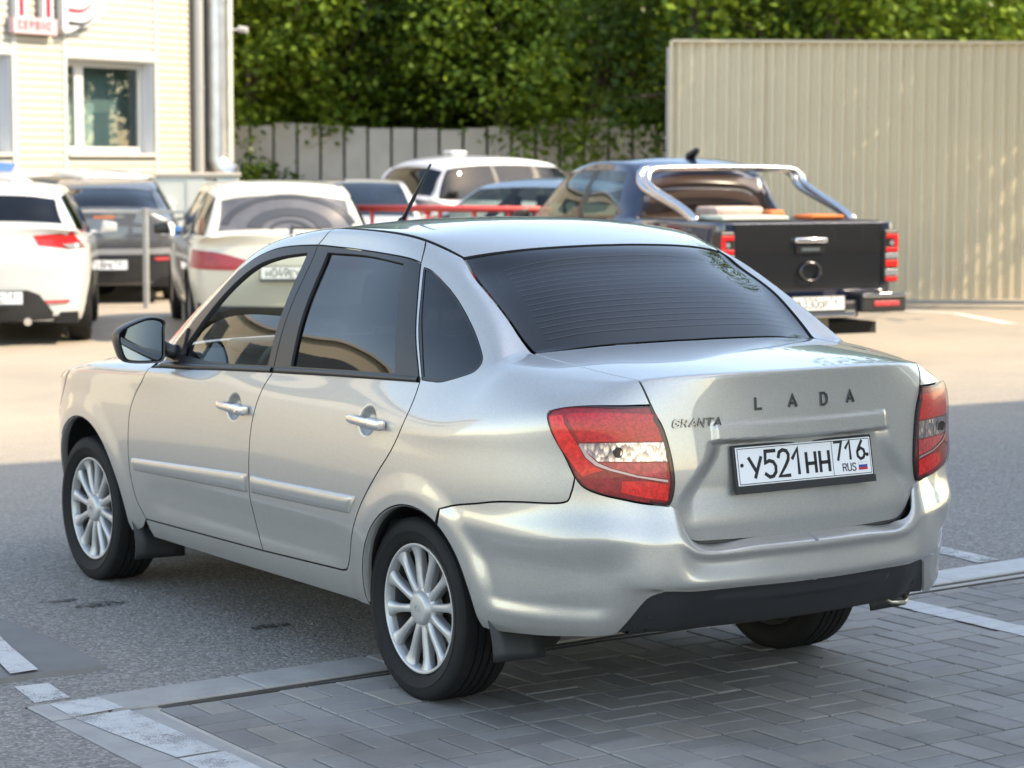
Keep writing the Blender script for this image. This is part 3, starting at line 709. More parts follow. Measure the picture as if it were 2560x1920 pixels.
# --- the service building with pale plank cladding
FC = Vector((13.6, 29.7, 0)); FU = Vector((-.9117, -.4108, 0)); FN = Vector((.4108, -.9117, 0))
FM = Matrix(((FU.x, FN.x, 0, FC.x), (FU.y, FN.y, 0, FC.y), (0, 0, 1, 0), (0, 0, 0, 1)))      # local: s along facade to the left, n outwards, z up
def service_building():
    root = empty('service_building'); root.matrix_world = FM; tag(root, 'cream plank-clad building with white windows, signs and steel duct behind the parked cars', 'building')
    mc = simple('cream_plank', (.46, .42, .345), .55, var=.08, vscale=3); mp = simple('pale_plank', (.41, .405, .36), .55, var=.06, vscale=3); mt = simple('white_trim', (.50, .49, .45), .5)
    mgl = glassmat('building_glass', (.72, .80, .80)); mfr = simple('pvc_white', (.55, .55, .53), .4)
    core = simple('building_core', (.55, .50, .40), .9)
    wl = MB()
    # core wall with real openings for the two window bays
    def wall(s0, s1, z0, z1): wl.box((s0, -.35, z0), (s1, -.03, z1))
    wall(-.1, 1.90, 0, 7.0); wall(1.90, 3.98, 0, 1.74); wall(1.90, 3.98, 3.24, 7.0); wall(3.98, 5.18, 0, 7.0); wall(5.18, 7.25, 0, 1.74); wall(5.18, 7.25, 3.24, 7.0); wall(7.25, 30, 0, 7.0)
    wl.box((-.1, -12, 0), (.2, -.35, 7.0)); wl.build('wall', core, root)
    # unseen part of the facade: doors, bands and windows added for reflections in the car
    mdr = simple('added_roller_door', (.30, .27, .23), .6); mrb = simple('red_band', (.45, .05, .05), .5); mdk = simple('dark_window', (.05, .06, .07), .15)
    for k in range(4):
        s0 = 9.0+k*5.2; MB().box((s0, -.03, 0), (s0+3.4, .0, 3.1)).build('added_roller_door', mdr, root); MB().box((s0-.3, -.03, 3.3), (s0+4.6, .04, 3.9)).build('added_fascia_band', mrb if k % 2 == 0 else mt, root)
        MB().box((s0+.5, -.03, 4.6), (s0+2.8, .0, 6.0)).build('added_upper_window', mdk, root)
    MB().box((.2, -4.2, 0), (30, -4.0, 6.9)).build('room_back_wall', simple('room_wall', (.42, .46, .45), .9), root)
    MB().box((.2, -4.0, 0.7), (30, -.35, .8)).build('room_floor', simple('room_floor', (.2, .19, .17), .8), root)
    MB().box((.2, -4.0, 3.55), (30, -.35, 3.65)).build('room_ceiling', simple('room_ceiling', (.6, .62, .6), .9), root)
    MB().box((-.3, -12.2, 7.0), (30.2, .3, 7.2)).build('roof', simple('parapet', (.5, .5, .5), .5), root)
    def planks(s0, s1, z0, z1, mat):
        z = z0
        while z < z1-.03:
            h = min(.111, z1-z)
            vs = [(s0, -.03, z), (s1, -.03, z), (s1, .020, z+.004), (s0, .020, z+.004), (s1, .004, z+h-.012), (s0, .004, z+h-.012), (s1, -.03, z+h-.002), (s0, -.03, z+h-.002)]
            mesh_obj('plank', vs, [(0, 1, 2, 3), (3, 2, 4, 5), (5, 4, 6, 7), (0, 3, 5, 7), (1, 6, 4, 2)], mat, root); z += .111
    planks(.12, 1.0, 1.0, 4.6, mc); planks(1.02, 1.82, 1.0, 4.6, mc); planks(4.07, 5.08, 1.0, 4.6, mc); planks(1.90, 3.98, 3.34, 4.6, mp); planks(1.90, 3.98, 1.0, 1.70, mp); planks(5.19, 6.4, 3.34, 4.6, mp); planks(5.19, 6.4, 1.0, 1.70, mp)
    tr = [(-.12, .12, 0, 7), (1.82, 1.90, 0, 7), (3.98, 4.07, 0, 7), (5.08, 5.19, 0, 7)]
    for s0, s1, z0, z1 in tr: MB().box((s0, -.03, z0), (s1, .03, z1)).build('corner_trim', mt, root)
    for s0, s1 in ((1.90, 3.98), (5.19, 7.25)):
        MB().box((s0, -.03, 3.24), (s1, .028, 3.34)).build('head_trim', mt, root); MB().box((s0, -.12, 1.70), (s1, .07, 1.76)).build('window_sill', mt, root)
        wv = bpy.data.objects.new('window', None); link(wv, root)
        rv = simple('reveal_white', (.66, .68, .72), .5)
        MB().box((s0, -.30, 1.76), (s0+.02, -.02, 3.24)).build('reveal', rv, wv); MB().box((s1-.02, -.30, 1.76), (s1, -.02, 3.24)).build('reveal', rv, wv); MB().box((s0+.02, -.30, 3.22), (s1-.02, -.02, 3.24)).build('reveal', rv, wv)
        fr = MB(); yf0, yf1 = -.30, -.23
        for a, b, c, d in ((s0+.02, s1-.02, 1.76, 1.86), (s0+.02, s1-.02, 3.12, 3.22), (s0+.02, s0+.12, 1.86, 3.12), (s1-.10, s1-.02, 1.86, 3.12), (s1-.64, s1-.44, 1.86, 3.12)): fr.box((a, yf0, c), (b, yf1, d))
        fr.build('window_frame', mfr, wv)
        MB().box((s0+.10, -.275, 1.85), (s1-.64, -.265, 3.13)).build('pane', mgl, wv); MB().box((s1-.44, -.275, 1.85), (s1-.09, -.265, 3.13)).build('pane', mgl, wv)
        # inside: board added close behind the panes to catch sun, and cabinet fronts
        MB().box((s0-.3, -.62, .8), (s1+.3, -.58, 3.5)).build('window_backing_board', simple('backing_board', (.26, .31, .31), .8), root)
        MB().box((s1-1.25, -.58, 1.2), (s1-.05, -.56, 2.55)).build('cabinet', simple('cabinet_grey', (.52, .58, .56), .7), root)
        MB().box((s0+.30, -.57, 1.2), (s0+.85, -.55, 2.42)).build('cabinet', simple('cabinet_dark', (.16, .20, .22), .7), root)
    # steel ducts
    st = simple('galvanised', (.58, .60, .62), .34, metal=.85, var=.25, vscale=5, bump=.3, bscale=14, bdist=.01)
    d = MB(); d.tube([(.47, .16, z) for z in (1.62, 2.0, 3.0, 4.0, 5.0, 7.6)], .19, 24)
    for z in (2.26, 2.95, 3.62, 4.3): d.tube([(.47, .16, z-.03), (.47, .16, z+.03)], .20, 24)
    d.tube([(.47, .16, 1.68), (.46, .20, 1.54), (.40, .32, 1.44), (.36, .44, 1.40)], [.19, .19, .185, .18], 24); d.build('steel_duct', st, root, smooth=True, sharp=.8)
    MB().tube([(.88, .10, z) for z in (1.3, 3, 5, 7.2)], .085, 16).tube([(.88, .10, 2.83), (.88, .10, 2.89)], .095, 16).build('downpipe', simple('pipe_grey', (.42, .42, .41), .5, metal=.5), root, smooth=True, sharp=.8)
    MB().box((.62, -.02, .9), (1.0, .04, 7)).build('duct_dark_strip', simple('strip_dark', (.16, .15, .14), .9), root)  # dark strip along the facade behind the downpipe
    cm = MB(); cm.tube([(-.12, .03, 3.86), (-.25, .12, 3.88)], .02, 8); cm.tube([(-.22, .08, 3.88), (-.28, .22, 3.86)], .055, 12); cm.build('security_camera', mfr, root, smooth=True, sharp=.8)
    # signs hung on the facade
    my = simple('sign_white', (.55, .56, .57), .4); mr = simple('sign_red', (.42, .02, .05), .4); mk = simple('sign_black', (.03, .035, .04), .4); mpk = simple('sign_pink', (.52, .38, .40), .5)
    def P2(poly, y0, y1, mat, name, par):
        n = len(poly); vs = [(s, y0, z) for s, z in poly]+[(s, y1, z) for s, z in poly]
        return MB().add(vs, [tuple(range(n)), tuple(range(n, 2*n))]+[(i, (i+1) % n, n+(i+1) % n, n+i) for i in range(n)]).build(name, mat, par)
    s1 = bpy.data.objects.new('letter_sign', None); link(s1); s1.matrix_world = FM.copy(); tag(s1, 'red and white letter sign over a pink lettered strip, high on the cream facade', 'sign')
    for a, b in ((4.40, 4.62), (4.98, 5.20)): P2([(a, 3.80), (b, 3.80), (b, 4.80), (a, 4.80)], .05, .15, my, 'letter_body', s1); P2([(a+.06, 3.82), (b-.06, 3.82), (b-.06, 4.78), (a+.06, 4.78)], .15, .153, mr, 'letter_face', s1)
    P2([(4.62, 4.55), (4.98, 4.55), (4.98, 4.80), (4.62, 4.80)], .05, .149, my, 'letter_body', s1); P2([(4.34, 3.56), (5.28, 3.56), (5.28, 3.80), (4.34, 3.80)], .05, .17, mpk, 'lettered_strip', s1)
    tx = MB(); x = 5.18
    for ch in 'СЕРВИС': glyph(tx, ch, Vector((x, .172, 3.63)), Vector((-1, 0, 0)), Vector((0, 0, 1)), Vector((0, 1, 0)), .11, .12, .022, .002); x -= .125
    tx.build('strip_lettering', mr, s1)['kind'] = 'stuff'
    s2 = bpy.data.objects.new('emblem_sign', None); link(s2); s2.matrix_world = FM.copy(); tag(s2, 'white D-shaped emblem sign with dark and red curved stripes on the cream facade', 'sign')
    body = [(4.22, 4.9), (4.22, 3.66)]+[(4.22-.05*k, 3.60+.002*k*k) for k in range(1, 9)]+[(3.68, 3.72), (3.45, 3.84), (3.26, 3.98), (3.24, 4.10), (3.34, 4.25), (3.55, 4.5), (3.7, 4.9)]
    P2(body, .06, .18, my, 'emblem_body', s2)
    for dz, m in ((0, mk), (.20, mr), (.42, mk), (.62, mr)):
        cur = [(4.10, 3.76+dz), (3.80, 3.755+dz), (3.64, 3.80+dz), (3.50, 3.90+dz), (3.40-.0*dz, 4.00+dz)]
        if dz > .1: cur = [(s+(.10*min(1, dz*2.2) if s < 3.9 else 0), z) for s, z in cur]
        pts = [tuple(p) for p in crom([(a, b, 0) for a, b in cur], .04)]
        vs = []; 
        for i, p in enumerate(pts):
            w = .034*(1-.6*i/len(pts)); vs += [(p[0], .183, p[1]-w), (p[0], .183, p[1]+w)]
        mesh_obj('stripe', vs, [(2*i, 2*i+2, 2*i+3, 2*i+1) for i in range(len(pts)-1)], m, s2)
service_building()

# --- concrete board fence under the trees, corrugated hoarding at the right
at = lambda px, t, z=0.0: Vector((CAM.x+t*(fw.x+rt.x*(px-1280)/5780.3)/1.0, CAM.y+t*(fw.y+rt.y*(px-1280)/5780.3), z))
def concrete_fence():
    a, b = at(520, 44.5), at(1900, 43.0); d = (b-a); L = d.length; d.normalize(); n = Vector((d.y, -d.x, 0))
    root = empty('concrete_fence'); tag(root, 'weathered grey concrete board fence under the trees, behind the far cars', 'fence')
    m = simple('old_concrete', (.50, .475, .445), .9, var=.25, vscale=1.5, bump=.3, bscale=12); rn = random.Random(4)
    md = simple('backing_sheet_dark', (.10, .10, .10), .9); MB().add([a-n*.12, b-n*.12, b-n*.12+Vector((0, 0, 2.0)), a-n*.12+Vector((0, 0, 2.0))], [(0, 1, 2, 3)]).build('backing_sheet', md, root)  # one dark sheet behind the boards and their gaps
    k = 0; s = 0.0
    while s < L:
        w = .40; h = 2.28+.05*sin(k*.5)+rn.uniform(-.02, .02)+(.12 if 6 < s < 7.5 else 0)
        M = Matrix(((d.x, n.x, 0, a.x+d.x*s), (d.y, n.y, 0, a.y+d.y*s), (0, 0, 1, 0), (0, 0, 0, 1)))
        MB().box((.0, -.04, 0), (w, .04+rn.uniform(0, .02), h), M).build('board', m, root); s += w+.055; k += 1
concrete_fence()
def hoarding():
    a, b = at(1673, 27.0), at(2820, 27.3); d = b-a; L = d.length; d.normalize(); n = Vector((d.y, -d.x, 0)); n = n if n.dot(Vector((-.5, -.8, 0))) > 0 else -n
    root = empty('corrugated_hoarding'); tag(root, 'tall cream corrugated metal hoarding dappled with leaf shade, beside the dark blue pickup', 'fence')
    t = NT('cream_sheet').set(color=(.58, .53, .40), rough=.5, spec=.4); co = t.coord(); t.link(t.mix(t.noise(co, 2.5, 6, .6), (.60, .52, .37), (.70, .61, .44)), t.b.inputs['Base Color']); m = t.m
    H = 3.02; sw = 1.10; s = 0.0; pitch = .1375
    prof = [(0, 0), (.045, 0), (.062, .035), (.105, .035), (.122, 0)]
    while s < L:
        pts = []; x = 0.0
        while x < sw-.01:
            for p, h in prof: pts.append((x+p, h))
            x += pitch
        pts.append((sw, 0))
        z1 = H+.002*math.sin(s*3)
        vs = []
        for x, h in pts:
            q = a+d*(s+x)+n*(h+.004*(int(s/sw) % 2)); vs += [Vector((q.x, q.y, .06)), Vector((q.x, q.y, z1))]
        mesh_obj('sheet', vs, [(2*i, 2*i+2, 2*i+3, 2*i+1) for i in range(len(pts)-1)], m, root); s += sw-.02
    mf = simple('hoarding_frame', (.35, .34, .32), .7)
    for k in range(int(L/2.5)+1):
        q = a+d*k*2.5-n*.08; MB().box((q.x-.04, q.y-.04, 0), (q.x+.04, q.y+.04, H-.05)).build('post', mf, root)
    M = Matrix(((d.x, n.x, 0, a.x), (d.y, n.y, 0, a.y), (0, 0, 1, 0), (0, 0, 0, 1))); MB().box((-.03, -.02, 0), (0, .06, H+.02), M).build('edge_trim', m, root); MB().box((0, -.02, H), (L, .066, H+.035), M).build('top_trim', m, root)
hoarding()

# --- trees
def leaf_mat(name, c1, c2):
    t = NT(name); ge = t.new('ShaderNodeNewGeometry'); r = ge.outputs['Random Per Island']
    col = t.ramp(r, [(0, c1), (.5, tuple((a+b)/2 for a, b in zip(c1, c2))), (1, c2)])
    d = t.new('ShaderNodeBsdfDiffuse'); tr = t.new('ShaderNodeBsdfTranslucent'); g = t.new('ShaderNodeBsdfGlossy'); g.inputs['Roughness'].default_value = .35; g.inputs['Color'].default_value = (.5, .5, .5, 1)
    t.link(col, d.inputs[0]); t.link(t.mix(.5, col, (.16, .22, .02)), tr.inputs[0])
    m1 = t.new('ShaderNodeMixShader'); m1.inputs[0].default_value = .24; t.link(d.outputs[0], m1.inputs[1]); t.link(tr.outputs[0], m1.inputs[2])
    m2 = t.new('ShaderNodeMixShader'); m2.inputs[0].default_value = .02; t.link(m1.outputs[0], m2.inputs[1]); t.link(g.outputs[0], m2.inputs[2]); t.link(m2.outputs[0], t.out.inputs['Surface'])
    return t.m
LEAFS = [leaf_mat('leaf_maple', (.04, .085, .010), (.21, .30, .04)), leaf_mat('leaf_yellowish', (.07, .12, .012), (.28, .35, .04)), leaf_mat('leaf_dark_shade', (.016, .040, .008), (.06, .10, .02))]  # last leaf colour is darkened to give the back row its deep shade
M_BARK = simple('bark', (.075, .060, .045), .9, var=.4, vscale=9, bump=.6, bscale=20, bdist=.02)
def tree(pos, h, rx, zc, rz, label, seed, mat, nclu=48, nleaf=180, group='trees behind the yard', lsize=.15, dense=.34):
    rn = np.random.RandomState(seed); root = empty('tree', pos); tag(root, label, 'tree', group)
    tb = MB(); top = Vector((rn.uniform(-.4, .4), rn.uniform(-.4, .4), h*.82))
    tb.tube([Vector((0, 0, -.1)), Vector((rn.uniform(-.1, .1), 0, h*.25)), Vector((top.x*.5, top.y*.5, h*.55)), top], [.20, .16, .11, .04], 10)
    cl = []
    while len(cl) < nclu:
        p = rn.uniform(-1, 1, 3); r = np.linalg.norm(p)
        if r > 1 or r < .35: continue
        w = 1+.22*sin(3*atan2(p[1], p[0])+seed)
        cl.append(Vector((p[0]*rx*w, p[1]*rx*w, zc+p[2]*rz)))
    for k in range(9):
        c = cl[rn.randint(len(cl))]; b = Vector((top.x*.4, top.y*.4, h*(.25+.05*k))); tb.tube([b, (b+c)/2+Vector((0, 0, .15)), c], [.07, .045, .015], 6)
    tb.build('trunk', M_BARK, root, smooth=True)
    sp = np.repeat(rn.uniform(.7, 1.25, nclu)*dense*(rx/2.4)**.5, nleaf)[:, None]; n = nclu*nleaf
    p = rn.normal(0, 1, (n, 3))*sp*np.array((1, 1, .8)); p[:, 2] -= np.abs(rn.normal(0, .18, n))
    o = np.repeat(np.array([tuple(c) for c in cl]), nleaf, 0)+p; s_ = (lsize*rn.uniform(.6, 1.25, n))[:, None]
    nrm = np.stack([rn.normal(0, .55, n)+p[:, 0]*.6, rn.normal(0, .55, n)+p[:, 1]*.6, .75+rn.normal(0, .35, n)], 1); nrm /= np.linalg.norm(nrm, axis=1)[:, None]
    t = rn.normal(0, 1, (n, 3)); t -= nrm*(t*nrm).sum(1)[:, None]; t /= np.linalg.norm(t, axis=1)[:, None]; u = np.cross(nrm, t)
    V = np.stack([o-t*s_*.5, o+u*s_*.38-nrm*s_*.06, o+t*s_*.62-nrm*s_*.10, o-u*s_*.38-nrm*s_*.06], 1).reshape(-1, 3); q = n*4
    me = bpy.data.meshes.new('crown'); n = q//4
    me.vertices.add(q); me.vertices.foreach_set('co', V.ravel()); me.loops.add(q); me.loops.foreach_set('vertex_index', np.arange(q)); me.polygons.add(n); me.polygons.foreach_set('loop_start', np.arange(0, q, 4)); me.polygons.foreach_set('loop_total', np.full(n, 4)); me.update(calc_edges=True)
    me.materials.append(mat); link(bpy.data.objects.new('crown', me), root)
    return root
TL = ['broad bushy tree beside the service building, brightest yellow green crown', 'tree with foliage hanging over the concrete fence, second from the service building', 'dense dark green tree above the middle of the concrete fence', 'tree with pale sunlit branch tips hanging over the far white wagon', 'leafy tree just short of the hoarding edge, over the light blue hatchback', 'tree rising behind the edge of the corrugated hoarding', 'tree showing above the middle of the corrugated hoarding', 'tree showing above the far end of the corrugated hoarding']
for i, (px, t, h, rx, zc, rz, mi) in enumerate(((640, 46.2, 8.5, 2.5, 4.9, 2.7, 1), (850, 45.2, 8, 2.6, 4.5, 2.5, 0), (1080, 46.0, 9, 2.7, 5.0, 2.7, 2), (1255, 44.6, 8, 2.5, 4.3, 2.3, 0), (1480, 44.0, 8.5, 2.7, 4.0, 2.6, 0), (1740, 40.5, 8.5, 2.8, 4.6, 2.5, 2), (2080, 38.5, 8.5, 2.8, 4.8, 2.4, 0), (2420, 37.5, 8.5, 2.9, 4.8, 2.4, 0))):
    tree(at(px, t), h, rx, zc, rz, TL[i], 11+i, LEAFS[mi])
BL = ['dark tree filling the gap behind the bright tree by the service building', 'dark tree in the second row, behind the middle of the concrete fence', 'dark tree in the second row, behind the far wagon', 'dark tree in the second row, behind the light blue hatchback', 'dark tree in the second row, above the hoarding corner', 'dark tree in the second row, above the hoarding middle']
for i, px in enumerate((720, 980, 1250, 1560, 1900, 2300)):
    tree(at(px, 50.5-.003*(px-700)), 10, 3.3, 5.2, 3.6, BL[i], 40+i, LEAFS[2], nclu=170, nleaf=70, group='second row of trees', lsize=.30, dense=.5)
tree(Vector((17.3, 12.2, 0)), 8.6, 2.9, 6.0, 2.3, 'tree at the picture edge overhanging the corrugated hoarding with its leaves', 71, LEAFS[0], nclu=150, nleaf=60, group='tree beside the hoarding', dense=.30)
tree(Vector((16.9, 10.8, 0)), 10.5, 3.3, 7.5, 2.3, 'tall tree outside the picture shading the corrugated hoarding', 77, LEAFS[0], nclu=75, nleaf=70, group='tree beside the hoarding', dense=.36, lsize=.17)
bs = tree(at(610, 43.2), 1.9, .9, .95, .75, 'low dark bush between the service building and the concrete fence', 91, LEAFS[2], nclu=40, nleaf=50, group='bush by the fence', lsize=.14); bs.name = 'dark_bush'; bs['category'] = 'bush'
# ------------------------------------------------------------------ materials of the cars
M_SILVER = carpaint('silver_paint', (.405, .395, .375), metal=.5, rough=.35, flake=.16, dirt=.5)
M_BLACKTRIM = simple('black_trim', (.012, .012, .013), .38)
M_BLACKMATT = simple('black_plastic', (.018, .019, .021), .55, bump=.25, bscale=900, bdist=.0006)
M_GAP = simple('panel_gap_shade', (.010, .010, .011), .8)  # near-black on turned-in panel edges stands in for shade in the shut lines
M_DARK = simple('underbody', (.012, .012, .012), .85, var=.5, vscale=6)
M_LINER = simple('wheel_liner', (.014, .014, .014), .9, bump=.4, bscale=40, bdist=.01)
M_BADGE = simple('badge_chrome', (.17, .17, .18), .15, metal=1.0)
M_CHROME = simple('chrome', (.82, .82, .83), .08, metal=1.0)
M_TINT = glassmat('tinted_glass', (.022, .025, .030), ior=1.56)
M_CLEAR = glassmat('clear_glass', (.80, .88, .84))
M_RUBBER = simple('tyre_rubber', (.011, .011, .0115), .75, spec=.3, var=.35, vscale=14, bump=.2, bscale=200, bdist=.001)
M_ALLOY = simple('alloy_silver', (.46, .465, .47), .42, metal=.55, coat=.35, var=.10, vscale=30)
M_DISC = simple('brake_disc', (.10, .085, .075), .5, metal=.7)
M_HANDLE = carpaint('silver_handle', (.66, .65, .64), metal=.85, rough=.22)
def red_mat(name, c, tile=0.0, dark=.5, scale=190):
    t = NT(name).set(color=c, rough=.35, coat=.25, coatr=.05)
    if tile > 0:
        v = t.new('ShaderNodeTexVoronoi'); v.inputs['Scale'].default_value = scale; t.link(t.coord(), v.inputs['Vector'])
        sp = t.new('ShaderNodeSeparateColor'); t.link(v.outputs['Color'], sp.inputs[0])
        t.link(t.mix(sp.outputs[0], tuple(x*dark for x in c), tuple(min(1, x*1.5+.01) for x in c)), t.b.inputs['Base Color'])
        t.bump(v.outputs['Distance'], tile, .003)
    return t.m
M_RED = red_mat('lamp_red', (.46, .004, .009), .05, .92); M_RED_DEEP = red_mat('lamp_red_deep', (.24, .002, .006), .06, .85, 150)
M_RED_BRIGHT = red_mat('lamp_red_bright', (.60, .008, .007), .04, .94, 120); M_RED_PINK = red_mat('lamp_red_pink', (.42, .045, .05), .05, .9, 90)
M_RED_DARK = red_mat('lamp_red_dark', (.030, .002, .004))
M_LAMPCLEAR = (lambda t: t.m)(NT('lamp_reflector').set(color=(.72, .73, .75), rough=.18, metal=.8, coat=1.0))
def reflector():
    t = NT('lamp_reflector_ribbed').set(color=(.70, .71, .74), rough=.15, metal=.85, coat=1.0, coatr=.01)
    w = t.new('ShaderNodeTexVoronoi'); w.inputs['Scale'].default_value = 95; t.link(t.coord(scale=(1, 1, .35)), w.inputs['Vector'])
    t.link(t.ramp(w.outputs['Distance'], [(0, (.62, .63, .66)), (.5, (.45, .47, .50)), (1, (.16, .17, .19))]), t.b.inputs['Base Color'])
    t.bump(w.outputs['Distance'], .35, .004); return t.m
M_REFL = reflector()

# ------------------------------------------------------------------ the silver saloon
car_co, car_faces, car_tags = fit_surface(default_spec(), 4, 6)
S = Surf(car_co, car_faces)
granta = empty('parked_car', (0, 0, 0))
tag(granta, 'silver saloon with alloy wheels and tinted rear glass, largest car, in the foreground', 'car')
sm = lambda x, a, b: (lambda t: t*t*(3-2*t))(min(1, max(0, (x-a)/(b-a))))
AR, AF = (-.058, .285, .334), (2.455, .285, .372)      # wheel arch centres (y, z) and radii

def flare(p):
    """wheel arch lips stand slightly proud of the side"""
    if p.x > -.6 or p.z > .85: return 0.0
    o = 0.0
    for (y, z, r) in (AR, AF):
        dd = sqrt((p.y-y)**2+(p.z-z)**2)-r
        o = max(o, .007*(1-sm(dd, .03, .105)))
    return o
CUPS = [(1.133, .815), (.224, .852)]
def side_disp(p):
    o = flare(p)
    for (y, z) in CUPS:          # finger cups behind the handles
        q = ((p.y-y)/.052)**2+((p.z-z)/.048)**2
        if q < 1.3: o -= .020*(1-sm(q, .15, 1.1))
    # shallow crease along the lower doors
    o += -.006*sm(p.z, .33, .40)*(1-sm(p.z, .43, .52))*sm(p.y, .25, .5)*(1-sm(p.y, 1.75, 1.95))
    return o
sd3 = lambda pts: [S.side(y, z) for y, z in pts]
nr3 = lambda pts: [S.near((-x, y, z))[0] for x, y, z in pts]
bk3 = lambda pts: [S.back(-x, z) for x, z in pts]
tp3 = lambda pts: [S.topp(-x, y) for x, y in pts]
def snap(c): return [S.near(p)[0] for p in c]
C = lambda pts, step=.012: snap(crom(pts, step))
FD = C(sd3([(1.855, .897), (1.885, .847), (1.940, .794), (1.981, .725), (1.995, .641), (2.0, .549), (1.995, .457), (1.975, .383), (1.92, .315)]))
BS = C(sd3([(.914, .951), (.939, .908), (.966, .847), (.987, .786), (1.0, .717), (1.008, .612), (1.010, .505), (1.002, .43), (.988, .378), (.965, .331)]))
RDR = C(sd3([(-.002, .991), (-.006, .945), (0, .895), (.020, .844), (.071, .771), (.133, .707), (.196, .641), (.243, .587), (.287, .525), (.322, .464), (.350, .402), (.368, .372)]))
RDC = C(sd3([(.368, .372), (.382, .354), (.41, .347)]), .008)
BELT_F = C(sd3([(1.855, .897), (1.679, .907), (1.3, .930), (.914, .951)]))
BELT_R = C(sd3([(.914, .951), (.45, .974), (-.002, .991)]))
DBF = C(sd3([(1.92, .315), (1.45, .323), (.965, .331)])); DBR = C(sd3([(.965, .331), (.7, .339), (.41, .347)]))
TOP_F = C(nr3([(.765, 1.872, .905), (.725, 1.835, .99), (.692, 1.72, 1.105), (.650, 1.60, 1.215), (.612, 1.465, 1.31), (.585, 1.33, 1.365), (.572, 1.17, 1.402), (.568, 1.03, 1.420), (.562, .90, 1.429)]))
TOP_R = C(nr3([(.562, .90, 1.429), (.558, .61, 1.425), (.548, .33, 1.406)]))
IN_F = C(sd3([(1.835, .905), (1.800, .965), (1.735, 1.035), (1.655, 1.105), (1.578, 1.176), (1.488, 1.258), (1.38, 1.318), (1.249, 1.355), (1.10, 1.371), (.955, 1.378)]))
IN_R = C(sd3([(.955, 1.378), (.881, 1.377), (.653, 1.371), (.36, 1.357), (.268, 1.344)]))
SPLIT = C(sd3([(.955, 1.378), (.945, 1.28), (.930, 1.10), (.914, .951)]))       # gap between the doors in the black pillar
SPL_T = C(nr3([(.562, .90, 1.429), (.585, .93, 1.40), (.597, .955, 1.378)]))
RREAR = C(sd3([(.268, 1.344), (.20, 1.25), (.115, 1.135), (.03, 1.03), (-.002, .991)]))   # rear edge of the rear door above the belt
RREAR_T = C(nr3([(.548, .33, 1.406), (.58, .295, 1.385), (.605, .268, 1.344)]))
DX = (1, 0, 0); DT = (.86, 0, -.5)

